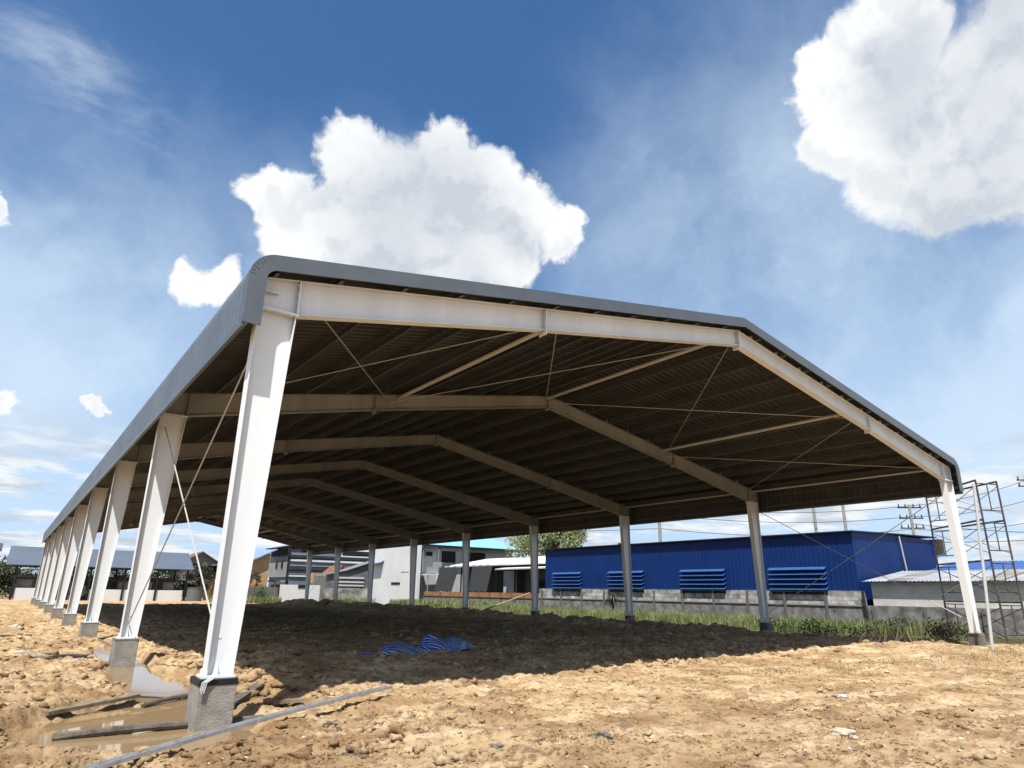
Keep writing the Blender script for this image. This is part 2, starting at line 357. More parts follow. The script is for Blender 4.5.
def ground_mesh():
    yaw = math.atan2(fw.x, fw.y)
    fine = np.linspace(yaw - R(44), yaw + R(44), 980)
    rest = np.linspace(yaw + R(44), yaw - R(44) + 2 * math.pi, 60)[1:-1]
    th = np.concatenate([fine, rest])
    rr = np.concatenate([np.array([.3, 1, 2, 3, 3.8]), 4.4 * np.exp(np.arange(0, 860) * .0038)])
    rr = np.concatenate([rr, rr[-1] * np.array([1.1, 1.3, 1.7, 2.5, 4, 8, 16, 40])])
    T, Q = np.meshgrid(th, rr); X = CAM.x + Q * np.sin(T); Y = CAM.y + Q * np.cos(T)
    Z = ground(X, Y); far = sst(110, 200, Q); Z = Z * (1 - far) + (-.7) * far
    n, k = X.shape; V = np.stack([X, Y, Z], -1).reshape(-1, 3)
    V = np.vstack([V, [[CAM.x, CAM.y, -.6]]])
    i, j = np.meshgrid(np.arange(n - 1), np.arange(k), indexing='ij'); j2 = (j + 1) % k
    F = np.stack([i * k + j, i * k + j2, (i + 1) * k + j2, (i + 1) * k + j], -1).reshape(-1, 4)
    jc = np.arange(k); T3 = np.stack([np.full(k, n * k), (jc + 1) % k, jc], -1)
    me = bpy.data.meshes.new('ground'); nf = len(F); nt3 = len(T3)
    me.vertices.add(len(V)); me.vertices.foreach_set('co', V.ravel())
    loops = np.concatenate([F.ravel(), T3.ravel()]); me.loops.add(len(loops)); me.loops.foreach_set('vertex_index', loops.astype(np.int32))
    me.polygons.add(nf + nt3)
    ls = np.concatenate([np.arange(nf) * 4, nf * 4 + np.arange(nt3) * 3]); me.polygons.foreach_set('loop_start', ls.astype(np.int32))
    me.polygons.foreach_set('use_smooth', np.ones(nf + nt3, bool)); me.update(); me.validate()
    o = bpy.data.objects.new('ground', me); COL.objects.link(o); tag(o, kind='structure'); return o
def soil_material(name, is_ground=True):
    m = bpy.data.materials.new(name); m.use_nodes = True; t = m.node_tree; b = t.nodes['Principled BSDF']; L = t.links
    b.inputs['Roughness'].default_value = .95; b.inputs['Specular IOR Level'].default_value = .15
    g = t.nodes.new('ShaderNodeNewGeometry'); P = g.outputs['Position']
    def nz(s, d=6, r=.6):
        n = t.nodes.new('ShaderNodeTexNoise'); n.inputs['Scale'].default_value = s; n.inputs['Detail'].default_value = d; n.inputs['Roughness'].default_value = r; L.new(P, n.inputs['Vector']); return n.outputs[0]
    def rp(v, a, b_): 
        n = t.nodes.new('ShaderNodeMapRange'); n.interpolation_type = 'SMOOTHSTEP'; L.new(v, n.inputs[0]); n.inputs[1].default_value = a; n.inputs[2].default_value = b_; return n.outputs[0]
    def mx(f, a, b_):
        n = t.nodes.new('ShaderNodeMix'); n.data_type = 'RGBA'
        for s_, v in ((n.inputs[0], f), (n.inputs[6], a), (n.inputs[7], b_)):
            if isinstance(v, tuple): s_.default_value = (*v, 1)
            elif isinstance(v, float): s_.default_value = v
            else: L.new(v, s_)
        return n.outputs[2]
    def mm(op, a, b_):
        n = t.nodes.new('ShaderNodeMath'); n.operation = op; n.use_clamp = True
        for i, v in enumerate((a, b_)):
            if isinstance(v, (int, float)): n.inputs[i].default_value = v
            else: L.new(v, n.inputs[i])
        return n.outputs[0]
    c = mx(rp(nz(.8), .35, .66), (.29, .18, .088), (.50, .355, .20))
    mpn = t.nodes.new('ShaderNodeMapping'); mpn.inputs['Rotation'].default_value = (0, 0, .62); mpn.inputs['Scale'].default_value = (.35, 1.1, 1); L.new(P, mpn.inputs[0])
    st_ = t.nodes.new('ShaderNodeTexNoise'); st_.inputs['Scale'].default_value = 1.5; st_.inputs['Detail'].default_value = 7; st_.inputs['Roughness'].default_value = .65; L.new(mpn.outputs[0], st_.inputs['Vector'])
    c = mx(mm('MULTIPLY', rp(st_.outputs[0], .50, .66), .75), c, (.66, .50, .31))
    c = mx(mm('MULTIPLY', rp(nz(4.2, 10, .80), .49, .60), .78), c, (.155, .088, .040))
    c = mx(mm('MULTIPLY', rp(nz(38, 4, .7), .55, .72), .6), c, (.54, .41, .25))
    c = mx(mm('MULTIPLY', rp(nz(2.1, 7, .7), .57, .70), .6), c, (.185, .15, .105))
    if is_ground:
        sp = t.nodes.new('ShaderNodeSeparateXYZ'); L.new(P, sp.inputs[0])
        wob = mm('MULTIPLY', nz(.5, 5), 1.)
        gm = mm('MULTIPLY', rp(mm('SUBTRACT', mm('MULTIPLY', sp.outputs[0], .02), mm('MULTIPLY', wob, .08)), .49, .53), .9)
        c = mx(gm, c, (.07, .085, .03))
        # wet mud close to the water line
        wet = rp(sp.outputs[2], -.66, -.70)
        c = mx(mm('MULTIPLY', wet, .75), c, (.13, .078, .036))
        rg = t.nodes.new('ShaderNodeMapRange'); L.new(wet, rg.inputs[0]); rg.inputs[3].default_value = .95; rg.inputs[4].default_value = .45; L.new(rg.outputs[0], b.inputs['Roughness'])
    L.new(c, b.inputs['Base Color'])
    bp = t.nodes.new('ShaderNodeBump'); bp.inputs['Strength'].default_value = 1.0; bp.inputs['Distance'].default_value = .055; L.new(mm('ADD', mm('MULTIPLY', nz(18, 10, .8), .6), mm('MULTIPLY', nz(70, 5, .8), .3)), bp.inputs['Height'])
    L.new(bp.outputs[0], b.inputs['Normal']); return m
G = ground_mesh(); M_soil = soil_material('loose_earth'); G.data.materials.append(M_soil)
M_clod = soil_material('earth_clods', False)

# water lying in the trench by the footings
wm = bpy.data.materials.new('muddy_water'); wm.use_nodes = True; b = wm.node_tree.nodes['Principled BSDF']
b.inputs['Base Color'].default_value = (.25, .17, .09, 1); b.inputs['Roughness'].default_value = .06; b.inputs['IOR'].default_value = 1.45; b.inputs['Specular IOR Level'].default_value = .8
_n = wm.node_tree.nodes.new('ShaderNodeTexNoise'); _n.inputs['Scale'].default_value = 6; _b = wm.node_tree.nodes.new('ShaderNodeBump'); _b.inputs['Strength'].default_value = .05; _b.inputs['Distance'].default_value = .02
wm.node_tree.links.new(_n.outputs[0], _b.inputs['Height']); wm.node_tree.links.new(_b.outputs[0], b.inputs['Normal'])
mb = MB()
for y0 in np.arange(-1.6, 16.2, .15):
    xs = np.arange(-2.0, 1.6, .05); ok = xs[pool_mask(xs, np.full(xs.shape, y0 + .075)) > -.42]
    if len(ok): mb.quad((ok.min() - .02, y0, WATER_Z), (ok.max() + .02, y0, WATER_Z), (ok.max() + .02, y0 + .15, WATER_Z), (ok.min() - .02, y0 + .15, WATER_Z))
tag(mb.build('puddle', wm), kind='structure')

# ------------------------------------------------------------------ the steel building
SPAN = 25.886; BAY = 8.4; NF = 9; LEN = BAY * (NF - 1); HC = 5.40; XR = SPAN / 2
SL = .183
def ztop(x): return 5.92 + SL * (x if x <= XR else SPAN - x)
root = empty('steel_portal_building', (XR, 0, -.6), 'long open-sided white steel portal frame building with blue-grey metal sheet roof on bare earth', 'building')
def mir(side, x): return x if side == 0 else SPAN - x
for k in range(NF):
    y = k * BAY
    for side in (0, 1):
        X = lambda x: mir(side, x)
        z0 = .0
        # footing
        fd = .0 if side == 0 else .05
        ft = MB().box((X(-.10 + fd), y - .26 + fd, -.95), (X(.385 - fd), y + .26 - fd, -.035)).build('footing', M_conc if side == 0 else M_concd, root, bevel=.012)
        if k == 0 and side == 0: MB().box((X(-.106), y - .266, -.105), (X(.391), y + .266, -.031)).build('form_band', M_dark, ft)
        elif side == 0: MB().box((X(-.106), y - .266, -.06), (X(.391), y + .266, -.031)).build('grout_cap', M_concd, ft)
        c = MB()
        c.prism([(X(.012), z0), (X(.338), z0), (X(.598), HC - .02), (X(.012), HC - .02)], 'y', y - .005, y + .005)
        c.box((X(0), y - .11, z0), (X(.012), y + .11, HC))
        c.prism([(X(.338), z0), (X(.352), z0), (X(.614), HC - .02), (X(.600), HC - .02)], 'y', y - .11, y + .11)
        c.box((X(-.02), y - .13, HC - .02), (X(.65), y + .13, HC + .002))
        for gz_ in (.012,):
            c.prism([(X(.10), .0), (X(.16), .0), (X(.13), .22)], 'y', y - .10, y - .006)
        for bx in (.08, .30, .52):
            for by in (-.09, .09): c.tube((X(bx), y + by, HC - .045), (X(bx), y + by, HC + .055), .017, 6)
        c.tube((X(.14), y - .012, .48), (X(.14), y - .004, .48), .02, 8)
        col = c.build('column', M_steel, root)
        pb = MB().box((X(-.06), y - .16, -.029), (X(.375), y + .16, .001))
        for bx in (.0, .34):
            for by in (-.14, .14): pb.tube((X(bx), y + by, 0), (X(bx), y + by, .07), .014, 6)
        if k == 0 and side == 0:
            a_ = MB()
            for j in range(4):
                p = Vector((-.075 - .01 * j, y - .272, -.04)); a_.tube(p + Vector((.12 + .03 * j, -.012, .05)), p + Vector((.03 * j, -.03, -.02)), .007, 6); a_.tube(p + Vector((.03 * j, -.03, -.02)), p + Vector((-.01 + .025 * j, -.034, -.12 - .03 * (j % 2))), .007, 6)
            a_.build('tie_wire', M_plastic, ft)
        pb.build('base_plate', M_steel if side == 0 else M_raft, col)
        # rafter half
        r = MB()
        bt = [(.62, HC + .03), (5.9, 6.52), (XR, 7.86)]
        web = [(X(.012), HC + .024), (X(.62), HC + .024), (X(5.9), 6.52), (X(XR), 7.86), (X(XR), ztop(XR) - .012), (X(.012), ztop(0.012) - .012)]
        r.prism(web, 'y', y - .005, y + .005)
        for (xa, za), (xb, zb) in (((.0, ztop(0)), (XR, ztop(XR))), ((.62, HC + .03), (5.9, 6.52)), ((5.9, 6.52), (XR, 7.86))):
            r.prism([(X(xa), za), (X(xb), zb), (X(xb), zb - .014), (X(xa), za - .014)], 'y', y - .105, y + .105)
        r.box((X(0), y - .105, HC + .024), (X(.012), y + .105, ztop(0) - .014))
        r.box((X(-.02), y - .13, HC + .004), (X(.65), y + .13, HC + .024))
        r.box((X(.02), y - .1, HC + .30), (X(.30), y - .007, HC + .315))
        for xs in [1.3 + 1.21 * i for i in range(10)]:       # purlin cleats
            r.box((X(xs + .04), y - .06, ztop(xs) - .01), (X(xs + .048), y + .06, ztop(xs) + .17))
            if xs > 1.5 and k > 0: r.beam((X(xs), y - .02, ztop(xs) - .02), (X(xs), y - .34, ztop(xs) + .14), .03, .008)
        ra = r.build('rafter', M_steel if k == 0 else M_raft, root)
        for xs, zb in ((.62, HC + .0), (5.9, 6.40), (XR - .012, 7.74)):
            zt_ = ztop(xs) + .01
            e = MB().box((X(xs - .011), y - .125, zb), (X(xs + .011), y + .125, zt_ - .02))
            for q in range(4):
                zz_ = zb + .08 + q * (zt_ - zb - .16) / 3
                for yy in (-.07, .07): e.tube((X(xs - .035), y + yy, zz_), (X(xs + .035), y + yy, zz_), .016, 6)
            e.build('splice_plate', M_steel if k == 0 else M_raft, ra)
# purlins (Z sections)
xs_all = [1.3 + 1.21 * i for i in range(10)]
for side in (0, 1):
    for x in [.22] + xs_all:
        sl = SL if side == 0 else -SL
        mbp = MB(); X = lambda a: mir(side, a); z = ztop(x)
        mbp.prism([(X(x), z + .002), (X(x + .004), z + .002), (X(x + .004), z + .198), (X(x), z + .198)], 'y', -.28, LEN + .28)
        mbp.prism([(X(x + .0042), z + .192), (X(x + .068), z + .192 + .012), (X(x + .068), z + .199 + .012), (X(x + .0042), z + .199)], 'y', -.28, LEN + .28)
        mbp.prism([(X(x - .0002), z + .002), (X(x - .068), z - .010 + .002), (X(x - .068), z + .006 - .010), (X(x - .0002), z + .008)], 'y', -.28, LEN + .28)
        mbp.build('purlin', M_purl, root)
    for zz_ in (5.12, 5.62):   # eave girts that carry the turned-down sheet
        X = lambda a: mir(side, a)
        g = MB().box((X(-.192), -.28, zz_), (X(-.188), LEN + .28, zz_ + .12)); g.box((X(-.1878), -.28, zz_), (X(-.13), LEN + .28, zz_ + .004))
        g.build('eave_girt', M_purl, root)
    for zz_ in ():
        pass
# longitudinal struts and rods
for x in (6.7, XR - .06, SPAN - 6.6, .30, SPAN - .30):
    for k in range(NF - 1):
        if k in (0,) or x in (.30, SPAN - .30) or k == NF - 2:
            zc = ztop(x) - .09
            MB().tube((x, k * BAY + .01, zc), (x, (k + 1) * BAY - .01, zc), .06 if x not in (.3, SPAN - .3) else .04, 12).build('strut_tube', M_strut, root)
nodes = [.75, 6.35, XR - .1, SPAN - 6.35, SPAN - .75]
for k in (0, NF - 2):
    ya, yb = k * BAY + .02, (k + 1) * BAY - .02
    for a, b_ in zip(nodes[:-1], nodes[1:]):
        MB().tube((a, ya, ztop(a) - .20), (b_, yb, ztop(b_) - .20), .013, 6).build('brace_rod', M_rod, root)
        MB().tube((b_, ya, ztop(b_) - .25), (a, yb, ztop(a) - .25), .013, 6).build('brace_rod', M_rod, root)
    for xx in (.14, SPAN - .14):
        MB().tube((xx, ya, 5.05), (xx, yb, .30), .014, 6).build('brace_rod', M_rod, root)
        MB().tube((xx + .03, yb, 5.05), (xx + .03, ya, .30), .014, 6).build('brace_rod', M_rod, root)
# roof sheet with turned-down curved eaves
def roof_path(off=0.):
    """half profile from the eave edge up to the ridge, with outward normals"""
    pts = []; z0 = 5.80; Rr = .42; cx = .20
    for z in (5.0, 5.4, z0): pts.append(((-.22, z), (-1, 0)))
    a0, a1 = math.pi, math.pi / 2 + math.atan(SL)
    for i in range(1, 9):
        t = a0 + (a1 - a0) * i / 8; pts.append(((cx + Rr * math.cos(t), z0 + Rr * math.sin(t)), (math.cos(t), math.sin(t))))
    xl, zl = pts[-1][0]; nn_ = (-SL / math.hypot(1, SL), 1 / math.hypot(1, SL))
    for x in np.linspace(xl, XR, 6)[1:]: pts.append(((x, zl + SL * (x - xl)), nn_))
    return pts
rp_ = roof_path()
full = [(p, n) for p, n in rp_] + [((SPAN - p[0], p[1]), (-n[0], n[1])) for p, n in rp_[::-1][1:]]
ys = []; t = -.30
while t < LEN + .30:
    for dt, hh in ((0, 0), (.60, 0), (.70, 1), (.90, 1)):
        ys.append((t + dt * .25, hh * .024))
    t += .25
V = []; F = []
for yy, hh in ys:
    for p, n in full: V.append((p[0] + n[0] * hh, yy, p[1] + n[1] * hh))
m_ = len(full)
for i in range(len(ys) - 1):
    for j in range(m_ - 1): F.append((i * m_ + j, i * m_ + j + 1, (i + 1) * m_ + j + 1, (i + 1) * m_ + j))
rs = MB(); rs.v = V; rs.f = F; ro = rs.build('roof_sheet', M_roof, root)
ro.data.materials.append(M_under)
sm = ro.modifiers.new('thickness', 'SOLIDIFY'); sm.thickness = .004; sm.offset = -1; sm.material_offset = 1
# front and back barge flashing
for ya, yb in ((-.335, -.305), (LEN + .47, LEN + .50)):
    outer = [(p[0] + n[0] * .035, p[1] + n[1] * .035) for p, n in full]; inner = [(p[0] - n[0] * .235, p[1] - n[1] * .235) for p, n in full]
    inner[0] = (inner[0][0], 5.0); v = []
    for yy in (ya, yb):
        v += [(a, yy, b_) for a, b_ in outer] + [(a, yy, b_) for a, b_ in inner]
    f = []
    for i in range(m_ - 1):
        f += [(i, i + 1, m_ + i + 1, m_ + i), (2 * m_ + i + 1, 2 * m_ + i, 3 * m_ + i, 3 * m_ + i + 1), (i + 1, i, 2 * m_ + i, 2 * m_ + i + 1), (m_ + i, m_ + i + 1, 3 * m_ + i + 1, 3 * m_ + i)]
    f += [(0, m_, 3 * m_, 2 * m_), (m_ - 1, 2 * m_ - 1, 4 * m_ - 1, 3 * m_ - 1)]
    q = MB(); q.add(v, f)
    if ya < 0:   # the top return of the flashing over the sheet, and crimps on the bend
        for i in range(m_ - 1):
            (a, n1), (b2, n2_) = full[i], full[i + 1]
            q.add([(a[0] + n1[0] * .027, yb, a[1] + n1[1] * .027), (b2[0] + n2_[0] * .027, yb, b2[1] + n2_[1] * .027), (b2[0] + n2_[0] * .027, yb + .22, b2[1] + n2_[1] * .027), (a[0] + n1[0] * .027, yb + .22, a[1] + n1[1] * .027)], [(0, 1, 2, 3)])
        for s_ in (0, 1):
            for i in range(9):
                tt = math.pi - (math.pi / 2 - math.atan(SL)) * (i + .5) / 9; cx, cz = mir(s_, .20), 5.80; sx = 1 if s_ == 0 else -1
                ln_ = .40 - .10 * random.random(); q.beam((cx - abs(ln_ * math.cos(tt)) * sx, ya - .002, cz + ln_ * math.sin(tt)), (cx - abs(.44 * math.cos(tt)) * sx, ya - .002, cz + .44 * math.sin(tt)), .007, .005, (0, 1, 0))
    q.build('barge_flashing', M_barge, root)
for s_ in (0, 1):
    MB().box((mir(s_, -.262), -.302, 4.93), (mir(s_, -.200), LEN + .302, 4.999)).box((mir(s_, -.262), -.302, 4.9995), (mir(s_, -.248), LEN + .302, 5.05)).build('drip_trim', M_barge, root)
rc = MB(); 
for s_ in (-1, 1): rc.slab([(XR, -.3, ztop(XR) + .315), (XR, LEN + .3, ztop(XR) + .315), (XR + s_ * .25, LEN + .3, ztop(XR) + .315 - .25 * SL), (XR + s_ * .25, -.3, ztop(XR) + .315 - .25 * SL)], .003)
rc.build('ridge_cap', M_barge, root)

# ------------------------------------------------------------------ blue warehouse beyond
XB = 36.0
bw_ = empty('blue_warehouse', (41, 23, -.6), 'cobalt blue metal-clad warehouse with louvre vents above the grey block wall', 'warehouse')
w = MB(); w.corr((XB, 9.1, 1.47), (0, 1, 0), 27.6, (0, 0, 1), 3.27, (-1, 0, 0), .30, .018); w.corr((46.8, 9.1, .2), (-1, 0, 0), 10.8, (0, 0, 1), 4.62, (0, -1, 0), .30, .012)
w.corr((46.8, 36.7, .2), (0, -1, 0), 27.6, (0, 0, 1), 4.7, (1, 0, 0), .30, .03); w.corr((36, 36.7, .2), (1, 0, 0), 10.8, (0, 0, 1), 4.6, (0, 1, 0), .30, .03)
w.build('wall_cladding', M_blue, bw_)
w = MB(); w.slab([(XB - .25, 8.95, 4.78), (XB - .25, 36.9, 4.86), (41.5, 36.9, 5.02), (41.5, 8.95, 4.95)], .07); w.slab([(41.505, 8.95, 4.95), (41.505, 36.9, 5.02), (47.0, 36.9, 5.12), (47.0, 8.95, 5.06)], .07)
w.build('roof', mat('dark_blue_trim', (.02, .03, .06), .5, .2), bw_)
MB().tube((41.6, 9.0, 4.8), (41.75, 9.0, 3.9), .05).tube((41.75, 9.0, 3.9), (41.95, 9.0, 2.6), .05).build('downpipe', M_plastic, bw_)
MB().tube((46.4, 8.98, 3.2), (46.6, 8.98, 1.2), .1).build('downpipe', M_plastic, bw_)
MB().box((46.82, 8.8, 3.9), (47.4, 9.6, 4.9)).build('eave_box', mat('rusty_brown', (.10, .07, .055), .8, 0, .4), bw_)
for (ya, yb) in ((31.9, 35.4), (25.0, 28.6), (17.8, 21.4), (10.85, 14.45)):
    lv = MB().box((XB - .10, ya, 1.42), (XB - .04, yb, 2.86)); L0 = lv.build('louvre_vent', M_blue, bw_)
    for i in range(5):
        z = 1.62 + i * .285
        MB().slab([(XB - .36, ya - .05, z - .09), (XB - .36, yb + .05, z - .09), (XB - .11, yb + .05, z + .06), (XB - .11, ya - .05, z + .06)], .03).build('slat', M_lou, L0)
    MB().box((XB - .14, ya, 1.26), (XB - .11, yb, 1.41)).build('sill', M_dark, L0)

# boundary wall under it
bwall = empty('boundary_wall', (35.8, 14, -.7), 'long grey boundary wall of stained render and concrete blocks below the blue warehouse', 'wall')
MB().box((35.85, -14, -.9), (35.98, 37.4, .72)).build('rendered_base', M_rend, bwall)
MB().box((35.87, 8.75, .722), (35.97, 37.4, 1.48)).build('block_courses', M_blk, bwall)
MB().box((35.80, 8.9, .66), (35.848, 37.4, .73)).build('rail_beam', M_conc, bwall)
for i in range(20):
    y = -12.5 + i * 2.6
    MB().box((35.74, y, -.8), (35.799, y + .14, 1.42 if y > 8.7 else .70)).build('post', M_concd, bwall)
MB().tube((35.5, 8.55, -.6), (35.7, 8.8, 1.45), .07).build('drain_pipe', M_dark, bwall)

# low shed right of it
sh = empty('block_shed', (40, 0, -.6), 'low shed of pale concrete blocks with grey corrugated lean-to roof at the right', 'shed')
w = MB().box((35.98, -15, .73), (36.1, 8.4, 1.92)).box((36.101, 8.28, -.6), (43, 8.4, 1.92)).box((36.101, -15, -.6), (43, -14.88, 1.92))
w.build('wall', mat('pale_block', (.86, .82, .76), .95, 0, .14, .8, setup=brick_setup(.8, .4, .2, 'yz', .12)), sh)
MB().corr((35.65, 8.75, 1.98), (0, -1, 0), 24.2, (4.9, 0, .68), 4.95, (-.14, 0, 1), .2, .03).build('roof', M_zinc, sh)
w = MB()
for i in range(5): w.quad((35.68 + .002, 7.4 - i * 4.3, 2.018 + .002), (40.4, 7.4 - i * 4.3, 2.68), (40.4, 6.4 - i * 4.3, 2.68), (35.682, 6.4 - i * 4.3, 2.020))
w.build('rusted_sheets', mat('dull_zinc', (.38, .36, .32), .7, .1, .4, .8), sh)
bl = empty('blue_roofed_shed', (48, -2, -.6), 'long low shed with bright blue roof behind the grey-roofed shed', 'shed')
MB().corr((43.4, 9.05, 2.62), (0, -1, 0), 28, (6, 0, .9), 6.0, (-.15, 0, 1), .3, .03).build('roof', mat('bright_blue_roof', (.04, .14, .46), .4, .1), bl)
MB().box((43.7, -18.9, -.6), (49, 8.9, 2.6)).build('wall', M_blk, bl)

# ------------------------------------------------------------------ planter wall, annex, white house
pw = empty('low_garden_wall', (37, 49.4, -.7), 'low stained wall topped by one row of orange blocks beside the shade nets', 'wall')
MB().box((36.9, 38.6, -.9), (37.1, 60.2, .56)).build('stained_base', M_rend, pw)
MB().box((36.86, 38.9, .563), (37.14, 60.0, 1.08)).build('orange_blocks', M_brk, pw)
an = empty('annex_building', (42.5, 50, -.6), 'single-storey annex with long white lean-to roof and dark open bays', 'house')
MB().slab([(39.8, 39.2, 3.98), (39.8, 60.5, 3.95), (46, 60.5, 5.1), (46, 39.2, 5.1)], .14).build('roof', M_white, an)
MB().slab([(38.6, 38.8, 3.45), (38.6, 48.2, 3.45), (41.2, 48.2, 3.75), (41.2, 38.8, 3.75)], .12).build('awning', M_white, an)
MB().box((43, 39.4, -.6), (43.2, 60, 4.4)).box((41.3, 39.4, -.6), (41.45, 46.5, 3.85)).box((41.451, 39.4, -.6), (43, 39.55, 4.0)).build('wall', mat('shaded_grey_wall', (.16, .16, .155), .9), an)  # wall colour darkened so the open bays read as shaded
MB().box((41.2, 41.9, -.6), (41.298, 44.6, 2.3)).build('doorway', M_black, an)
MB().box((40.6, 47.2, -.6), (40.75, 49.4, 3.3)).build('wall', M_off, an)
for y in (39.6, 46.6, 50, 53.5, 57, 60.2): MB().box((40.0, y, -.6), (40.12, y + .12, 3.9)).build('post', M_dark, an)
for (a, b_, c_, d_, lb) in ((61.6, 57.4, 54.5, 58.4, 'charcoal shade net sloping over the garden wall, left of the two'), (54.6, 50.6, 47.7, 51.0, 'charcoal shade net sloping over the garden wall, right of the two')):
    P = lambda t, u: Vector((39.95, a + (b_ - a) * u, 4.0)).lerp(Vector((37.25, d_ + (c_ - d_) * u, 1.14)), t)
    q = MB(); n_ = 14
    for i in range(n_ + 1):
        for j in range(n_ + 1):
            p = P(i / n_, j / n_); sag = -.12 * math.sin(math.pi * i / n_) + .05 * math.sin(j * 1.3 + i * .5); q.v.append((p.x + .3 * sag, p.y, p.z + sag))
    for i in range(n_):
        for j in range(n_): q.f.append((i * (n_ + 1) + j, (i + 1) * (n_ + 1) + j, (i + 1) * (n_ + 1) + j + 1, i * (n_ + 1) + j + 1))
    o = q.build('shade_net', M_net); tag(o, lb, 'shade net', 'shade nets hung from the annex roof'); s_ = o.modifiers.new('t', 'SOLIDIFY'); s_.thickness = .02
wh = empty('white_house', (46.5, 69, -.6), 'two-storey white house with light cyan hipped roof and dark square windows', 'house')
MB().box((38.8, 64, -.6), (52.6, 74, 6.6)).build('wall', M_off, wh)
e0, e1, f0, f1 = 37.6, 53.6, 63.0, 75.0; zr = 6.62; rz = 9.1
q = MB(); rv = [(e0, f0, zr), (e1, f0, zr), (e1, f1, zr), (e0, f1, zr), (e0 + 5.5, 69, rz), (e1 - 4.0, 69, rz), (e0, f0, zr - .18), (e1, f0, zr - .18), (e1, f1, zr - .18), (e0, f1, zr - .18)]
q.add(rv, [(0, 1, 5, 4), (1, 2, 5), (2, 3, 4, 5), (3, 0, 4), (9, 8, 7, 6)]); q.build('roof', M_cyan, wh)
MB().box((e0 - .02, f0 - .03, zr - .2), (e1 + .02, f0 + .02, zr + .02)).box((e0 - .03, f0 + .021, zr - .2), (e0 + .02, f1, zr + .02)).box((e1 - .02, f0 + .021, zr - .2), (e1 + .03, f1, zr + .02)).build('fascia', M_dark, wh)
for (xa, xb, za, zb) in ((41.35, 43.4, 4.6, 6.0), (45.5, 48.0, 4.7, 6.0), (39.05, 40.0, 5.3, 5.8)):
    wn_ = MB().box((xa - .12, 63.92, za - .12), (xb + .12, 63.998, zb + .12)).build('window', M_off, wh)
    MB().box((xa, 63.87, za), (xb, 63.918, zb)).build('pane', M_black, wn_)
    MB().box((xa - .5, 63.3, zb + .2), (xb + .5, 63.99, zb + .3)).build('window_hood', M_slatl, wh)
MB().box((38.6, 63.9, -.6), (38.79, 64.3, 6.5)).box((40.75, 63.85, -.6), (40.95, 63.99, 6.5)).build('pilaster', M_white, wh)
acs = empty('rooftop_equipment', (38.6, 61.6, -.6), 'pile of grey crates and an air conditioner on a low white canopy by the house', 'equipment')
MB().slab([(37.6, 60.6, 3.05), (37.6, 63.6, 3.05), (40.6, 63.6, 3.2), (40.6, 60.6, 3.2)], .12).build('canopy', M_white, acs)
MB().box((38.2, 61.2, 3.2), (39.4, 62, 3.9)).box((39.0, 61.3, 3.9), (39.9, 61.9, 4.5)).build('crate', M_slatl, acs)
for x, y in ((37.7, 60.7), (37.7, 63.4), (40.5, 60.7)): MB().box((x, y, -.6), (x + .1, y + .1, 3.0)).build('post', M_slatl, acs)

# tall white wall
tw = empty('white_gable_wall', (37, 68, -.7), 'tall plain whitewashed party wall with one small dark slot beyond the columns', 'wall')
MB().box((37.0, 61.9, -.9), (37.35, 74.2, 7.4)).build('wall', M_white, tw)
MB().box((36.95, 66.3, 1.85), (36.998, 68.7, 2.12)).build('slot', M_dark, tw)
MB().slab([(36.3, 71.2, 4.55), (36.3, 74.0, 4.45), (36.99, 74.0, 4.8), (36.99, 71.2, 4.9)], .10).build('awning', M_bluer, tw)
MB().box((36.97, 64.2, 3.3), (36.999, 66.2, 3.42)).build('ledge', M_off, tw)

# rear boundary walls and shed
lw = empty('low_white_wall', (29, 79, -.7), 'low bright white rendered wall with small dark notch on top', 'wall')
MB().box((26.4, 79, -.9), (31.7, 79.2, 1.66)).build('wall', M_white, lw); MB().box((28.7, 78.94, 1.25), (30.1, 78.998, 1.66)).build('notch', M_black, lw)
gf = MB().box((19.0, 79.4, -.9), (26.3, 79.6, 1.32)); tag(gf.build('grey_wall', M_concd), 'grey weathered panel wall left of the low white wall', 'wall')
mw = MB().box((31.8, 78.6, -.9), (32.3, 78.8, 1.38)); mw.prism([(31.9, 78.55), (36.9, 74.9), (37.0, 75.1), (32.0, 78.75)], 'z', -.9, 1.36)
tag(mw.build('mottled_wall', mat('mottled_render', (.36, .35, .33), .95, 0, .75, .8, col2=(.06, .05, .045))), 'mottled grey and black stained wall between two white walls', 'wall')
gs = empty('corrugated_shed', (36, 80, -.6), 'grey corrugated shed with sloping roof edge and white vent slats', 'shed')
q = MB(); q.prism([(32.6, -.6), (41, -.6), (41, 5.4), (35.2, 3.5), (32.6, 2.95)], 'y', 79.3, 84); q.build('wall', mat('grey_corrugated', (.25, .25, .25), .7, .2, .2, 1.2), gs)
MB().beam((32.4, 79.2, 3.0), (35.3, 79.2, 3.6), .3, .12).beam((35.3, 79.2, 3.6), (41, 79.2, 5.5), .3, .12).build('roof_edge', M_dark, gs)
for i, z in enumerate((1.6, 2.05, 2.6)): MB().box((33.6, 79.15, z), (38.0, 79.28, z + .20)).build('vent_slat', M_white, gs)
hut = empty('brown_roof_hut', (34, 87, -.6), 'small hut with brown tiled gable roof between the sheds', 'house')
q = MB(); q.prism([(34.4, 2.3), (37.3, 4.6), (37.5, 4.4), (34.8, 2.0)], 'y', 85.5, 90); q.prism([(37.31, 4.6), (41.5, 3.0), (41.3, 2.7), (37.5, 4.2)], 'y', 85.5, 90); q.build('roof', M_rooft, hut)
q = MB(); q.prism([(34.9, -.6), (41, -.6), (41, 2.7), (37.4, 4.2), (34.9, 2.0)], 'y', 86.2, 89.6); q.build('wall', M_black, hut)
MB().box((33.2, 86, 2.0), (34.2, 87, 3.4)).build('chimney', M_yel, hut)

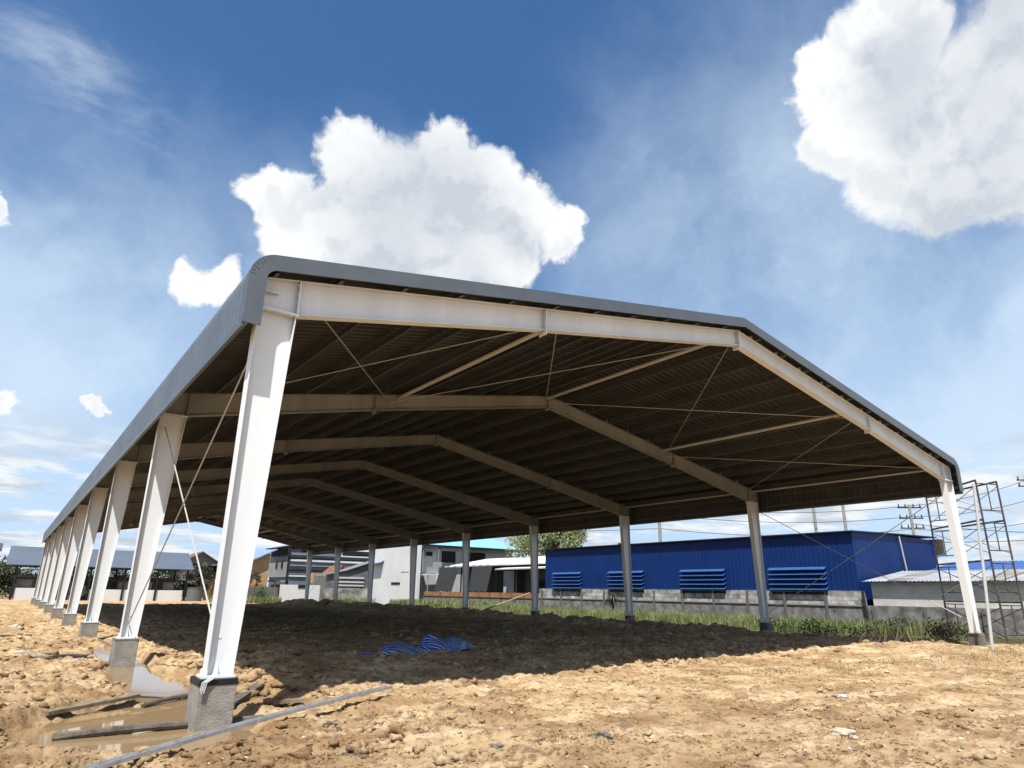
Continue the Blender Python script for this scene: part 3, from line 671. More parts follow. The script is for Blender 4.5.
# slate-blue multi-storey block
sb = empty('slate_clad_building', (40, 100, -.6), 'three-storey slate-blue clad building with white horizontal bands', 'building')
MB().box((32.6, 95, -.6), (47.5, 104.5, 7.1)).build('cladding', M_slate, sb)
MB().box((32.4, 95.02, 2.9), (32.59, 104.5, 7.3)).build('side_panel', M_slatl, sb)
MB().box((34.3, 94.85, 6.75), (38.5, 94.98, 7.5)).box((41, 94.8, 6.4), (46.2, 94.98, 7.2)).build('dark_top_opening', M_black, sb)
for z, d in ((6.2, .35), (5.25, .3), (4.55, .15), (2.95, .22), (3.3, .1)): MB().box((32.62, 94.8, z), (47.3, 94.98, z + d)).build('band', M_white if d > .2 else M_slatl, sb)
for z in (3.85, 5.65): MB().box((32.3, 94.78, z), (47.4, 94.97, z + .16)).build('band', M_dark, sb)
MB().box((32.2, 94.75, -.6), (32.4, 94.99, 7.2)).build('corner_pipe', M_dark, sb)
for y in (97.5, 100.2): 
    MB().box((32.28, y, 4.3), (32.38, y + .7, 5.4)).build('window', M_glass, sb)
MB().box((32.2, 96.0, 6.2), (32.38, 103.5, 7.15)).build('window', M_black, sb)
MB().slab([(31.6, 94.2, 7.5), (39.5, 94.2, 7.75), (39.5, 105, 7.75), (31.6, 105, 7.5)], .15).build('roof', M_dark, sb)
MB().box((30.8, 95.4, 2.2), (32.39, 103, 2.35)).box((30.9, 96, -.6), (31.1, 96.2, 2.2)).build('canopy', M_off, sb)
# yellow house
yh = empty('yellow_house', (26, 97, -.6), 'small ochre house with pale blue sloping roof left of the slate building', 'house')
q = MB(); q.prism([(22.5, -.6), (29.2, -.6), (29.2, 6.2), (26, 4.9), (22.5, 4.2)], 'y', 94, 103); q.build('wall', M_yel, yh)
MB().slab([(21.8, 93.3, 4.35), (26.0, 93.3, 4.95), (26.0, 104, 4.95), (21.8, 104, 4.35)], .15).slab([(26.01, 93.3, 4.95), (29.9, 93.3, 6.9), (29.9, 104, 6.9), (26.01, 104, 4.95)], .15).build('roof', M_bluer, yh)
MB().box((25.2, 93.92, 2.9), (26.1, 93.998, 4.3)).build('window', M_glass, yh)

# ------------------------------------------------------------------ open pavilion at the left
pv = empty('open_pavilion', (7.5, 92, -.6), 'long open pavilion with grey sheet roof and low white wall at the far left', 'pavilion')
MB().slab([(-2.6, 89.5, 3.42), (17.9, 89.5, 3.42), (17.9, 94.5, 5.75), (-2.6, 94.5, 5.75)], .10).slab([(-2.6, 94.51, 5.75), (17.9, 94.51, 5.75), (17.9, 99.5, 3.42), (-2.6, 99.5, 3.42)], .10).build('roof', mat('slate_grey_roof', (.13, .165, .215), .55, .1, .08, .5), pv)
for x in (-1.6, 2.2, 6.0, 9.8, 13.6, 17.2):
    MB().box((x, 89.9, -.7), (x + .22, 90.1, 3.35)).build('post', M_dark, pv); MB().box((x, 98.9, -.7), (x + .22, 99.1, 3.35)).build('post', M_dark, pv)
MB().box((-1.7, 90.3, 1.8), (17.3, 90.42, 2.0)).build('rail', M_dark, pv)
MB().box((-1.2, 90.101, -.7), (2.1, 90.26, .78)).box((6.3, 90.101, -.7), (17.0, 90.26, .72)).build('low_wall', M_white, pv)
for i in range(7): MB().box((-1.0 + i * 2.6, 90.6, -.6), (.3 + i * 2.6, 91.4, 1.75)).build('stall', M_concd, pv)
MB().box((-1.2, 97.5, -.6), (17, 97.7, 2.35)).build('shade_back_wall', M_concd, pv)  # solid wall added to close the sky gap with dark under the roof
tk = MB().tube((18.3, 89, -.7), (18.3, 89, 1.0), .95, 20).tube((18.3, 89, 1.0), (18.3, 89, 1.12), .99, 20); tag(tk.build('water_tank', mat('tank_grey', (.16, .17, .18), .6, 0, .1)), 'squat dark grey round tank at the right end of the pavilion', 'tank')
gh = empty('distant_gable_house', (24, 118, -.6), 'grey gabled roof showing above bushes right of the pavilion', 'house')
q = MB(); q.prism([(20.5, -.6), (28, -.6), (28, 4.6), (24.2, 6.9), (20.5, 4.8)], 'y', 116, 122); q.build('wall', mat('far_grey', (.20, .20, .20)), gh)
q = MB(); q.slab([(20, 115.5, 4.6), (24.2, 115.5, 7.1), (24.2, 122.5, 7.1), (20, 122.5, 4.6)], .15).slab([(24.21, 115.5, 7.1), (28.8, 115.5, 4.4), (28.8, 122.5, 4.4), (24.21, 122.5, 7.1)], .15); q.build('roof', mat('far_roof', (.16, .15, .14)), gh)
fh = empty('distant_block_house', (-4.5, 122, -.6), 'tiny pale house with grey flat roof at the left edge', 'house')
MB().box((-9, 120, -.6), (-3.95, 126, 6.2)).build('wall', M_off, fh); MB().box((-9.5, 119.5, 6.21), (-3.7, 126.5, 7.2)).build('roof', M_slate, fh)
MB().box((-6.2, 119.9, 4.4), (-5.0, 119.998, 5.6)).build('window', M_glass, fh)

# ------------------------------------------------------------------ vegetation
def leaves(mb, c, r, n, size, squash=.8):
    c = Vector(c)
    for _ in range(n):
        v = Vector((random.gauss(0, 1), random.gauss(0, 1), random.gauss(0, 1))).normalized() * (random.random() ** .45)
        p = c + Vector((v.x * r, v.y * r, v.z * r * squash))
        a = Vector((random.gauss(0, 1), random.gauss(0, 1), random.gauss(0, .6))).normalized(); b_ = a.orthogonal().normalized(); b_ = Matrix.Rotation(random.random() * 6.28, 3, a) @ b_
        s_ = size * random.uniform(.6, 1.3); d = a.cross(b_)
        mb.add([p - b_ * s_ * .5, p + d * s_ * .28, p + b_ * s_ * .5, p - d * s_ * .28], [(0, 1, 2, 3)])
def tree(name, base, h, r, label, cat, m, n=6000, size=.3, group=None, nclump=26, trunk_frac=.35, bm_=None):
    base = Vector(base); root_ = empty(name, base, label, cat, group)
    t = MB(); top = base + Vector((random.uniform(-.3, .3), random.uniform(-.3, .3), h * .75)); t.tube(base - Vector((0, 0, .2)), top, r * .09, 8, r * .03)
    cr = MB()
    for i in range(nclump):
        a = random.random() * 6.28; q = random.random() ** .5; zz_ = random.random()
        rad = r * q * math.sin(math.pi * (.12 + .80 * zz_)) ** .6
        p = base + Vector((rad * math.cos(a), rad * math.sin(a), h * (trunk_frac + (1 - trunk_frac) * zz_ * .93)))
        leaves(cr, p, r * random.uniform(.20, .38), n // nclump, size)
        if i % 2 == 0: t.tube(base + Vector((0, 0, h * random.uniform(.25, .6))), p, r * .03, 5, r * .008)
    t.build('trunk', bm_ or M_dry, root_); cr.build('crown', m, root_)
tree('broadleaf_tree', (49.2, 50.8, -.6), 10.8, 5.0, 'large pink-flowering green tree behind the left end of the blue warehouse', 'tree', M_leafr, 17000, .30, nclump=60)
tree('small_tree', (55, 46, -.6), 7.6, 1.2, 'thin sparse treetop just right of the flowering tree', 'tree', M_leafd, 500, .3, nclump=9)
tree('bush', (27.3, 92.2, -.6), 4.3, 1.5, 'brown-green bush in front of the ochre house', 'bush', mat('bush_brown', (.10, .085, .035), .8, 0, .5, 1.5, col2=(.05, .04, .02)), 1800, .22, trunk_frac=.1)
tree('tree_behind_pavilion', (20.8, 97, -.6), 5.4, 2.6, 'dark green tree at the right end of the pavilion', 'tree', M_leafd, 2600, .3, trunk_frac=.12)
tree('hedge_tree', (-3.9, 103, -.6), 4.4, 4.2, 'bright green shrub mass left of the pavilion', 'tree', M_leaf, 9000, .30, trunk_frac=.03, nclump=50)
hd = MB()
for i in range(64): leaves(hd, (-3 + i * .42, 100.6 + random.uniform(0, 2), random.uniform(.2, 4.0)), 1.3, 210, .30)
tag(hd.build('hedge', M_leafd), 'dark hedge seen through the open pavilion', 'hedge')
for (x, y, z_, r_, m, lb) in ((5, 89.2, .9, .5, M_leaf, 'small bright green shrub by the pavilion low wall'), (12.5, 96, 1.9, .9, M_leaf, 'bright green shrub seen under the pavilion roof'), (24, 78.7, .5, .9, M_leaf, 'green shrub against the grey weathered wall')):
    q = MB()
    for i in range(5): leaves(q, (x + random.uniform(-.5, .5), y + random.uniform(-.2, .2), z_ + random.uniform(-.6, .5)), r_, 120, .2)
    q.tube((x, y, -.7), (x, y, z_), .05, 6); tag(q.build('shrub', m), lb, 'shrub')
q = MB()
for i in range(150):
    y_ = 4 + 34 * random.random(); x_ = random.uniform(29.5, 35.4)
    if fbm(np.array([x_]), np.array([y_]), 3, 2, 88)[0] < .45: continue
    leaves(q, (x_, y_, -.45 + random.uniform(0, .22)), random.uniform(.25, .5), 75, .11, .8)
tag(q.build('leafy_weeds', M_leaf), 'leafy dark green weed clumps growing among the tall grass by the block wall', 'weeds', kind='stuff')
palm = empty('dry_palm', (33.8, 26.2, -.65), 'dark drooping young palm in front of the block wall', 'palm')
MB().tube((33.8, 26.2, -.75), (33.8, 26.2, .9), .08, 8, .06).build('trunk', M_dry, palm)
q = MB()
for i in range(34):
    a = i * 2.4; ln = random.uniform(.8, 1.5); el_ = random.uniform(-.2, 1.1); prev = Vector((33.8, 26.2, .85)); w_ = .10
    for s_ in range(6):
        e_ = el_ - s_ * .42; nx = prev + Vector((math.cos(a) * math.cos(e_), math.sin(a) * math.cos(e_), math.sin(e_))) * ln / 6
        sd_ = Vector((-math.sin(a), math.cos(a), 0)) * w_ * (1 - s_ / 6.5); sd2 = Vector((-math.sin(a), math.cos(a), 0)) * w_ * (1 - (s_ + 1) / 6.5)
        q.add([prev - sd_, prev + sd_, nx + sd2, nx - sd2], [(0, 1, 2, 3)]); prev = nx
q.build('frond', M_leafd, palm)

def grass_patch(name, pts, hmin, hmax, m, wid=.012, lean=.45):
    V = []; F = []
    xs = np.array([p[0] for p in pts]); ys_ = np.array([p[1] for p in pts]); zs = ground(xs, ys_)
    for x, y, z in zip(xs, ys_, zs):
        h = random.uniform(hmin, hmax); a = random.random() * 6.28; l = random.uniform(0, lean) * h; dx, dy = math.cos(a), math.sin(a); b_ = random.random() * 6.28; w = wid * random.uniform(.6, 1.4); wx, wy = math.cos(b_) * w, math.sin(b_) * w
        n = len(V)
        V += [(x - wx, y - wy, z - .03), (x + wx, y + wy, z - .03), (x + dx * l * .35 + wx * .7, y + dy * l * .35 + wy * .7, z + h * .6), (x + dx * l * .35 - wx * .7, y + dy * l * .35 - wy * .7, z + h * .6), (x + dx * l, y + dy * l, z + h)]
        F += [(n, n + 1, n + 2, n + 3), (n + 3, n + 2, n + 4)]
    q = MB(); q.v = V; q.f = F; o = q.build(name, m); return o
pts = []
for _ in range(52000):
    y = 3 + 38 * random.random() ** 1.0; x = random.uniform(28.6, 35.6)
    d = fbm(np.array([x]), np.array([y]), 1.4, 3, 77)[0]
    if random.random() < (d - .33) * 3.2: pts.append((x, y))
tag(grass_patch('grass', pts, .2, .75, M_grass, .022), 'strip of tall green grass before the grey block wall', 'grass', kind='stuff')
pts = []
for _ in range(9000):
    y = random.uniform(39, 62); x = random.uniform(33.5, 36.7); pts.append((x, y))
for _ in range(2500): pts.append((random.uniform(18, 26), random.uniform(76.5, 79.2)))
for _ in range(1200): pts.append((random.uniform(30, 36.5), random.uniform(72, 74)))
tag(grass_patch('weeds', pts, .3, .95, M_grass, .05), 'rough green weeds growing at the foot of the low garden wall', 'weeds', kind='stuff')
pts = []
for cx, cy, r_, n_ in ((14.5, -1.0, 1.0, 160), (12.6, -.4, .8, 220), (20.5, -1.6, 2.2, 420), (23.0, -1.8, 1.8, 500), (17.5, -1.2, 1.6, 250), (26.5, -1.5, 1.5, 900), (3.7, -3.6, .5, 60), (-1.4, 8.4, .5, 160), (28.5, 0, 1.8, 1800), (24, -3.5, 2.5, 300)):
    for _ in range(n_): pts.append((random.gauss(cx, r_ * .6), random.gauss(cy, r_ * .4)))
tag(grass_patch('sparse_weeds', pts, .02, .13, mat('dull_weed', (.16, .165, .075), .8, 0, .45, 2, col2=(.11, .08, .04)), .0045, 1.6), 'thin low weeds scattered over the sunlit earth', 'weeds', kind='stuff')
# dark scrub by the right-hand columns
for (cx, cy, n_, r_, m, lb) in ((28.3, 4.6, 9, .62, mat('dark_scrub', (.075, .062, .036), .9, 0, .6, 3), 'dark brown scrub bush left of the end column'), (28.4, 7.0, 7, .5, M_leaf, 'bright green weed bush before the drain pipe'), (28.9, 2.4, 9, .55, mat('dark_scrub', (.05, .04, .02)), 'low dark dry bush behind the end column'), (28.6, 9.4, 6, .45, M_leaf, 'small green bush between the last two columns')):
    q = MB()
    for i in range(n_):
        px, py = cx + random.gauss(.6, 1.0), cy + random.gauss(0, .8); rr_ = r_ * random.uniform(.4, 1.1)
        leaves(q, (px, py, -.55 + random.uniform(0, .35) + .3 * rr_), rr_, int(300 * rr_), .10, .8)
    for i in range(40):
        a = random.random() * 6.28; px, py = cx + random.uniform(-1, 1), cy + random.uniform(-.7, .7)
        q.tube((px, py, -.65), (px + .4 * math.cos(a), py + .4 * math.sin(a), random.uniform(-.1, .4)), .008, 4, .004)
    tag(q.build('scrub_bush', m), lb, 'bush')
q = MB()
for i in range(70):
    px, py = random.uniform(20.5, 25.3), random.uniform(1.0, 3.6); a = random.random() * 6.28; z = gz(px, py); h = random.uniform(.2, .7)
    q.tube((px, py, z - .05), (px + .3 * math.cos(a), py + .3 * math.sin(a), z + h), .008, 4, .004)
tag(q.build('dry_stalks', mat('straw', (.32, .24, .14))), 'dry straw-coloured stalks on the shaded earth', 'stalks', kind='stuff')

# ------------------------------------------------------------------ poles and wires
def pole(p, h, label, arms):
    o = empty('utility_pole', p, label, 'utility pole', 'concrete utility poles beyond the blue warehouse'); x, y, z = p
    MB().tube(p, (x, y, z + h), .22, 8, .15).build('shaft', M_pole, o)
    for dz in arms:
        a = MB().beam((x - .9, y + .9, z + h - dz), (x + .9, y - .9, z + h - dz), .12, .12).build('crossarm', M_dark, o)
        for s_ in (-.8, -.3, .3, .8): MB().tube((x + s_, y - s_, z + h - dz + .06), (x + s_, y - s_, z + h - dz + .42), .09, 8, .06).build('insulator', M_rust, a)
    return Vector((x, y, z + h))
pole((56.35, 41.05, -.6), 14.5, 'slender concrete pole seen between the third and second columns', (.4,))
pole((71.3, 30.85, -.6), 15.5, 'left one of two bare concrete poles above the warehouse roof', (.4,))
pole((72.9, 28.2, -.6), 16.0, 'right one of two bare concrete poles above the warehouse roof', (.4,))
pole((79.0, 23.7, -.6), 11.9, 'concrete pole with insulators above the right end of the warehouse', (.3, 1.5, 2.6))
pole((88.6, 14.6, -.6), 15.2, 'pole with crossarm insulators at the right edge of the photo', (.5, 1.2))
def wire(a, b_, sag, lb):
    q = MB(); a = Vector(a); b_ = Vector(b_); pv_ = a
    for i in range(1, 13):
        t = i / 12; p = a.lerp(b_, t); p.z -= sag * 4 * t * (1 - t); q.tube(pv_, p, .028, 4); pv_ = p
    tag(q.build('power_line', M_dark), lb, 'cable', 'overhead cables')
for i, (za, zb) in enumerate(((10.9, 11.2), (9.9, 10.0), (8.3, 8.6))):
    wire((20, 66 , za + 1), (56.35, 41.05, za), 1.0, ['highest', 'middle', 'lowest'][i] + ' cable left of the slender pole, over the warehouse')
    wire((56.35, 41.05, za), (79, 23.7, zb), .8, ['highest', 'middle', 'lowest'][i] + ' cable running from the slender pole to the insulator pole')
    wire((79, 23.7, zb), (88.6, 14.6, zb + 3.0 - i), .5, ['highest', 'middle', 'lowest'][i] + ' cable running right from the insulator pole')
wire((60, -10, 5.4), (79, 23.7, 9.2), .8, 'low cable passing behind the scaffold tower')
wire((60, -10, 6.0), (75, 27, 7.2), .6, 'lower cable just above the blue shed roof')
sl_ = empty('street_lamp', (91.5, 13.4, -.6), 'street lamp whose arm tip reaches in at the right edge', 'street lamp')
MB().tube((91.5, 13.4, -.6), (91.5, 13.4, 9.6), .12, 8, .08).build('post', M_galv, sl_); MB().tube((91.5, 13.4, 9.6), (90.6, 14.6, 10.1), .05, 6).build('arm', M_galv, sl_); MB().beam((90.6, 14.6, 10.1), (89.9, 15.6, 10.15), .35, .12).build('lamp_head', M_dark, sl_)

# ------------------------------------------------------------------ scaffold tower
sf = empty('scaffold_tower', (29.9, 1.4, -.45), 'rusty dark tube scaffold tower with cross braces standing right of the end column', 'scaffold')
A, B_, C_, D_ = (31.35, 3.05), (31.15, 2.15), (28.35, -.05), (29.35, -.45)
ZB = -.5; lv_h = 1.56
def gnd(p): return min(-.35, gz(p[0], p[1])) - .05
for L_ in range(4):
    z0 = ZB + L_ * lv_h; z1 = z0 + lv_h - .02
    for (p, q_) in ((A, B_), (C_, D_)):
        fr = MB(); P0 = Vector((*p, 0)); Q0 = Vector((*q_, 0)); 
        for e in (P0, Q0): fr.tube(e + Vector((0, 0, z0 if L_ else gnd(e))), e + Vector((0, 0, z1)), .036, 7)
        for t in (.5,): 
            e = P0.lerp(Q0, t); fr.tube(e + Vector((0, 0, z0 + .35)), e + Vector((0, 0, z1 - .12)), .022, 6)
        for zz_ in (z0 + .35, z1 - .12): fr.tube(P0 + Vector((0, 0, zz_)), Q0 + Vector((0, 0, zz_)), .024, 6)
        fr.build('frame', M_rust, sf)
    for (p, q_) in ((A, C_), (B_, D_)):
        P0 = Vector((*p, 0)); Q0 = Vector((*q_, 0))
        if L_ == 0 and p == B_: pass
        MB().tube(P0 + Vector((0, 0, z0 + .25)), Q0 + Vector((0, 0, z1 - .2)), .016, 6).build('cross_brace', M_galv if L_ > 0 else M_rust, sf)
        MB().tube(Q0 + Vector((0, 0, z0 + .25)) + Vector((.03, 0, 0)), P0 + Vector((.03, 0, z1 - .2)), .016, 6).build('cross_brace', M_galv if L_ > 1 else M_rust, sf)
    if L_ in (0, 1, 2, 3):
        for (p, q_) in ((A, C_), (B_, D_)):
            if L_ == 1 and p == B_: continue
            MB().tube((*p, z1), (*q_, z1), .04, 7).build('ledger', M_rust, sf)
wp = MB().tube((24.0, -1.0, -.75), (24.22, -1.35, 4.98), .05, 10, .045)
tag(wp.build('white_pipe', M_plastic), 'tall thin white pipe standing upright just right of the end column', 'pipe')
lp = MB().tube((20.8, 1.6, -.4), (23.3, .5, .2), .02, 6)
bst = MB().tube((26.3, 34.0, -.6), (30.6, 32.0, 1.1), .05, 7); tag(bst.build('bamboo_pole', mat('pale_bamboo', (.45, .38, .25))), 'pale bamboo pole leaning beside the fourth column', 'pole')

# ------------------------------------------------------------------ things lying on the earth
def lay(name, p, q_, w_, h_, m, label, cat, lift=.0, seg=10, group=None, round_=False, wob=.0):
    mb = MB(); p = Vector(p); q_ = Vector(q_); pv_ = None
    za = max(gz(p.x, p.y), WATER_Z) + lift if len(p) < 3 or p.z == 0 else max(p.z, gz(p.x, p.y) + .012 + lift)
    zb = max(gz(q_.x, q_.y), WATER_Z) + lift if q_.z == 0 else max(q_.z, gz(q_.x, q_.y) + .012 + lift)
    pts_ = []
    for i in range(seg + 1):
        t = i / seg; e = p.lerp(q_, t); e.z = za + (zb - za) * t + wob * math.sin(t * 5); e.x += wob * .8 * math.sin(t * 7 + 1); pts_.append(e)
    for a, b_ in zip(pts_[:-1], pts_[1:]):
        if round_: mb.tube(a, b_ + (b_ - a) * .02, w_ * (.9 + .2 * random.random()), 8)
        else: mb.beam(a, b_, w_, h_)
    o = mb.build(name, m, smooth=False); tag(o, label, cat, group); return o
lay('timber_plank', (-1.62, 1.55, -.60), (-.40, 2.35, -.50), .17, .05, M_wood, 'tan flat plank with one edge up at the left of the muddy pool', 'plank', seg=1)
lay('timber_log', (-1.60, .10, -.62), (.85, .02, -.60), .05, .1, M_log, 'dark weathered pole lying across the muddy pool at the first footing', 'log', seg=9, round_=True, wob=.02)
lay('timber_log', (-.35, 2.05, -.62), (.75, 2.9, -.58), .035, .1, M_log, 'thinner grey pole behind, half sunk between the pools', 'log', seg=7, round_=True, wob=.02)
lay('timber_log', (-.5, 2.5, -.60), (.3, 2.55, -.60), .03, .1, mat('grey_wood', (.36, .33, .28), .9), 'short pale grey stick beside the half sunk pole', 'stick', seg=4, round_=True, wob=.01)
lay('timber_plank', (.45, .75, -.58), (1.35, 1.9, -.40), .16, .04, M_log, 'dark board leaning into the earth behind the first footing', 'plank', seg=1)
lay('timber_plank', (1.25, .75, -.52), (1.65, .62, -.50), .12, .05, M_wood, 'short pale offcut just right of the first column shadow', 'offcut', seg=1)
lay('timber_plank', (-.72, -.02, -.66), (-.45, .12, -.65), .11, .05, mat('pale_timber', (.50, .40, .25)), 'small pale wood block lying in the muddy pool', 'offcut', seg=1)
lay('timber_plank', (-.66, -1.05, -.64), (-.40, -.98, -.64), .16, .04, mat('pale_timber', (.50, .40, .25)), 'small pale board piece at the front bank of the pool', 'offcut', seg=1)
ch = MB(); p0, p1 = Vector((-2.4, -3.0, -.56)), Vector((3.15, .70, -.44)); d_ = (p1 - p0); nseg = 14
for i in range(nseg):
    a = p0 + d_ * (i / nseg); b_ = p0 + d_ * ((i + 1) / nseg); a.z += .05 * math.sin(i / nseg * 3.1); b_.z += .05 * math.sin((i + 1) / nseg * 3.1)
    ch.beam(a, b_, .10, .004); sd_ = d_.cross(Vector((0, 0, 1))).normalized() * .05
    ch.beam(a + sd_ + Vector((0, 0, .020)), b_ + sd_ + Vector((0, 0, .020)), .004, .04); ch.beam(a - sd_ + Vector((0, 0, .020)), b_ - sd_ + Vector((0, 0, .020)), .004, .04)
tag(ch.build('steel_channel', M_galv), 'long grey galvanised steel channel lying across the foreground earth', 'steel channel')
lay('black_sheeting', (-2.9, 9.6, -.50), (-1.35, 9.35, -.50), .45, .07, M_bpl, 'flattened grey-black plastic sheeting lying left on the earth', 'plastic sheet', lift=.04, seg=8, wob=.02)
lay('black_sheeting', (-1.25, 9.3, -.50), (-.45, 8.9, -.50), .35, .07, mat('black_pipe', (.04, .045, .05), .4), 'dark rolled plastic right of the white crumpled sheet', 'plastic sheet', lift=.04, seg=5, wob=.02)
lay('white_sheeting', (-1.95, 9.15, -.44), (-1.3, 9.25, -.42), .22, .03, M_plastic, 'crumpled white plastic strip on the black sheeting', 'plastic sheet', lift=.12, seg=4, wob=.03)
lay('timber_plank', (-2.6, 17.5, -.44), (-1.35, 17.6, -.44), .15, .05, M_log, 'dark plank lying farther off at the left edge', 'plank', seg=1)
lay('timber_plank', (.35, 10.5, -.45), (.02, 12.6, -.3), .04, .04, M_wood, 'thin stick leaning by the second left footing', 'stick', seg=1)
st = MB().beam((5.1, 4.0, gz(5.1, 4) - .1), (5.12, 4.0, gz(5.1, 4) + .32), .03, .03); tag(st.build('wooden_stake', M_wood), 'thin wooden stake upright near the edge of the roof shadow', 'stake')

# crumpled blue-and-white striped tarpaulin
def tarp():
    n, m2 = 120, 40; V = []; F = []
    p0 = Vector((4.35, 6.15, 0)); p1 = Vector((9.3, 7.7, 0)); d = p1 - p0; s_ = Vector((-d.y, d.x, 0)).normalized()
    U, T = np.meshgrid(np.linspace(0, 1, n + 1), np.linspace(-1, 1, m2 + 1), indexing='ij')
    wd = .06 + .48 * np.clip(np.interp(U, [0, .08, .2, .3, .38, .47, .55, .7, .85, 1], [.3, .9, .7, .05, 1, .8, .02, 1.2, .9, .4]), 0, 2)
    wd = wd * (1 + .35 * (fbm(U * 12, T * 2, .8, 3, 8) - .5))
    X = p0.x + d.x * U + s_.x * T * wd; Y = p0.y + d.y * U + s_.y * T * wd
    X = X + .12 * (fbm(U * 14, T * 3, .5, 3, 12) - .5)
    hh = np.interp(U, [0, .1, .22, .3, .38, .5, .56, .64, .72, .85, 1], [.05, .12, .10, .22, .34, .26, .12, .40, .22, .30, .06])
    Z = ground(X, Y, False) + .04 + hh * (1 - np.abs(T) ** 2.2) * (.55 + 1.2 * (fbm(X, Y, .55, 2, 33) - .25)) + .04 * np.abs(np.sin(9 * U * 2 + T * 3 + 3 * fbm(X, Y, .5, 2, 9)))
    for i in range(n + 1):
        for j in range(m2 + 1): V.append((X[i, j], Y[i, j], Z[i, j]))
    for i in range(n):
        for j in range(m2): 
            F.append((i * (m2 + 1) + j, (i + 1) * (m2 + 1) + j, (i + 1) * (m2 + 1) + j + 1, i * (m2 + 1) + j + 1))
    q = MB(); q.v = V; q.f = F
    def setup(t, b, tc, cr):
        w = t.nodes.new('ShaderNodeTexWave'); w.inputs['Scale'].default_value = 4.6; w.inputs['Distortion'].default_value = 9; w.inputs['Detail Scale'].default_value = .6; w.bands_direction = 'DIAGONAL'; t.links.new(tc.outputs['Object'], w.inputs[0])
        r = t.nodes.new('ShaderNodeValToRGB'); t.links.new(w.outputs[0], r.inputs[0]); r.color_ramp.elements[0].color = (.010, .045, .27, 1); r.color_ramp.elements[1].color = (.42, .52, .70, 1); r.color_ramp.elements[0].position = .68; r.color_ramp.elements[1].position = .78
        t.links.new(r.outputs[0], b.inputs['Base Color'])
    o = q.build('tarpaulin', mat('striped_tarp', (.02, .08, .4), .35, 0, setup=setup), smooth=True); s2 = o.modifiers.new('t', 'SOLIDIFY'); s2.thickness = .01
    tag(o, 'crumpled blue and white striped tarpaulin heaped on the shaded earth', 'tarpaulin')
tarp()

# ------------------------------------------------------------------ clods and stones
def ico(sub):
    import bmesh
    bm = bmesh.new(); bmesh.ops.create_icosphere(bm, subdivisions=sub, radius=1); v = np.array([q.co[:] for q in bm.verts]); f = np.array([[w_.index for w_ in q.verts] for q in bm.faces]); bm.free(); return v, f
def scatter(name, X, Y, S, m, sub=2, flat=.7, sink=.2):
    bv, bf = ico(sub); n = len(X); nv = len(bv)
    Z = ground(X, Y); seeds = rng.random((n, 3)) * 50
    V = np.empty((n, nv, 3))
    ang = rng.random(n) * 6.28; ca, sa = np.cos(ang), np.sin(ang)
    for i in range(nv):
        p = bv[i]; nse = .62 + .8 * np.abs(np.sin(p[0] * 2.3 + seeds[:, 0]) * np.cos(p[1] * 2.9 + seeds[:, 1]) + .4 * np.sin(p[2] * 4.1 + seeds[:, 2])) 
        x = p[0] * S * nse * (1.25); y = p[1] * S * nse; z = p[2] * S * nse * flat
        V[:, i, 0] = X + x * ca - y * sa; V[:, i, 1] = Y + x * sa + y * ca; V[:, i, 2] = Z + z + S * sink
    F = (bf[None] + (np.arange(n) * nv)[:, None, None]).reshape(-1, 3)
    me = bpy.data.meshes.new(name); me.vertices.add(n * nv); me.vertices.foreach_set('co', V.ravel()); me.loops.add(F.size); me.loops.foreach_set('vertex_index', F.ravel().astype(np.int32))
    me.polygons.add(len(F)); me.polygons.foreach_set('loop_start', (np.arange(len(F)) * 3).astype(np.int32)); me.update(); me.validate(); me.materials.append(m)
    o = bpy.data.objects.new(name, me); COL.objects.link(o); return o
def sample(n, rmin, rmax, keep):
    yaw = math.atan2(fw.x, fw.y); th = rng.uniform(yaw - R(42), yaw + R(42), n); r = rmin * (rmax / rmin) ** rng.random(n)
    X = CAM.x + r * np.sin(th); Y = CAM.y + r * np.cos(th); k = keep(X, Y) & (pool_mask(X, Y) < -.38) & ~((np.abs(X - .16) < .45) & (np.abs(Y) < .5)); return X[k], Y[k]
def keep_clod(X, Y):
    inside = sst(.5, 2.5, Y) ; m = sst(.45, .62, fbm(X, Y, 2.2, 3, 61)); left = sst(.5, -.5, X) * .5
    return (rng.random(X.shape) < .08 + .75 * m * (.35 + .65 * inside) + .25 * inside + .2 * left) & (X < 27) & (Y < 66)
X, Y = sample(16000, 6.5, 45, keep_clod); S = .018 + .075 * rng.random(len(X)) ** 3.5
S *= (1 + .5 * bump2(X, Y, 2.2, 4, 2.5, 4)); S = np.where((X > 3) & (Y < 1.5), np.minimum(S, .042), S)
tag(scatter('earth_clods', X, Y, S, M_clod), 'countless crumbly clods of ochre earth over the site', 'clods', kind='stuff')
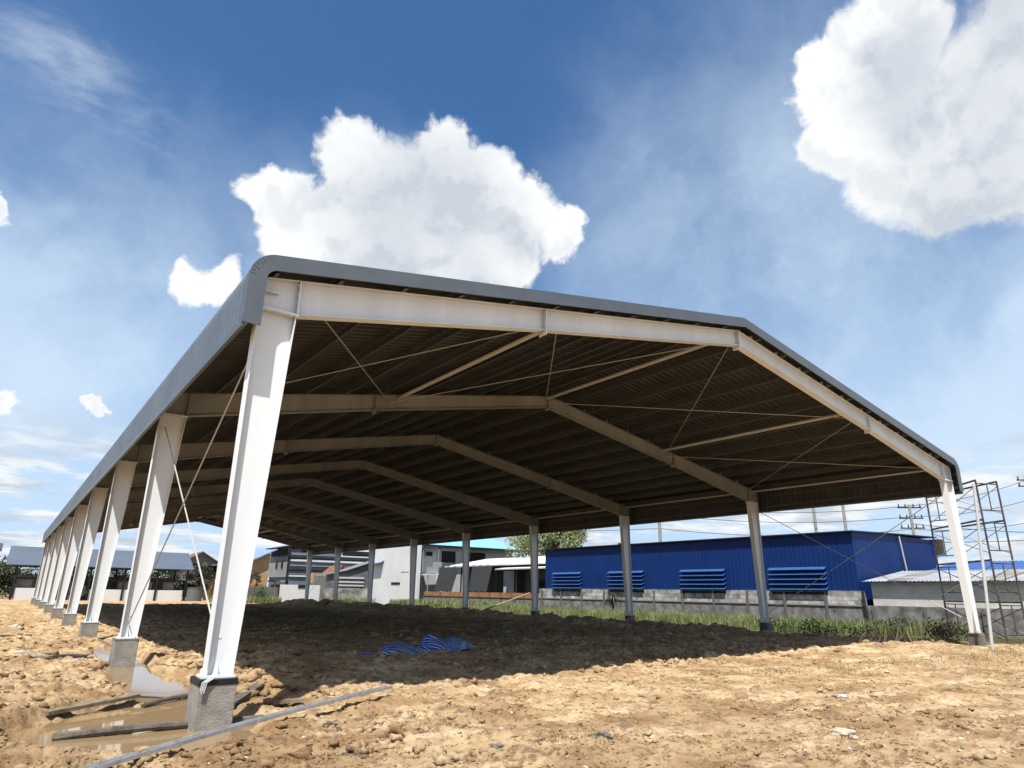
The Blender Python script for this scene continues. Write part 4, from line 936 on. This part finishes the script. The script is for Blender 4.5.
X, Y = sample(34000, 6.5, 30, lambda X, Y: (rng.random(X.shape) < .25 + .75 * sst(.40, .62, fbm(X, Y, 1.3, 4, 66))) & (X < 27))
tag(scatter('earth_crumbs', X, Y, .006 + .018 * rng.random(len(X)) ** 2, M_clod, 1, .8, .3), 'fine crumbs of dry ochre earth over the whole site', 'earth crumbs', kind='stuff')
X, Y = sample(3000, 6.5, 34, lambda X, Y: (rng.random(X.shape) < .35 + .4 * (X > 6)) & (Y < 3))
tag(scatter('pale_gravel', X, Y, .006 + .022 * rng.random(len(X)) ** 3, mat('pale_stone', (.66, .60, .50), .9, 0, .2, 8), 1), 'tiny pale stones sprinkled over the sunlit earth', 'gravel', kind='stuff')
X, Y = sample(260, 6.5, 25, lambda X, Y: (rng.random(X.shape) < .5) & (Y < 2))
tag(scatter('grey_lumps', X, Y, .015 + .03 * rng.random(len(X)) ** 2, mat('grey_lump', (.16, .14, .12), .95, 0, .3, 8), 1), 'small dark grey lumps scattered over the sunlit earth', 'gravel', kind='stuff')
def one_rock(name, x, y, s_, m, lb, cat, flat=.5):
    o = scatter(name, np.array([x]), np.array([y]), np.array([s_]), m, 3, flat, .1); tag(o, lb, cat)
one_rock('pale_rock', 6.45, -5.3, .13, mat('pale_rock_mat', (.66, .55, .40), .9, 0, .2, 6, .5, 30), 'large pale flat rock in the right foreground', 'rock', .4)
one_rock('litter', 10.2, -3.3, .07, M_plastic, 'white scrap on the sunlit earth in the middle right', 'litter', .35)
one_rock('litter', 14.9, -1.9, .09, M_plastic, 'white and grey scrap nearer the end column', 'litter', .4)
one_rock('litter', -1.75, 24.4, .16, M_plastic, 'white lump at the left edge of the site', 'litter', .6)
one_rock('grey_rock', 4.0, -3.55, .09, mat('grey_rock_mat', (.20, .185, .16), .9, 0, .3, 6), 'dark grey rock among thin weeds in the centre foreground', 'rock')
one_rock('grey_rock', 2.6, -3.2, .07, mat('grey_rock_mat', (.20, .185, .16)), 'single dark stone left of centre foreground', 'rock')
one_rock('brown_rock', 1.35, -1.2, .07, mat('brown_rock_mat', (.12, .09, .06), .9, 0, .3, 6), 'dark brown lump just below the steel channel', 'rock')
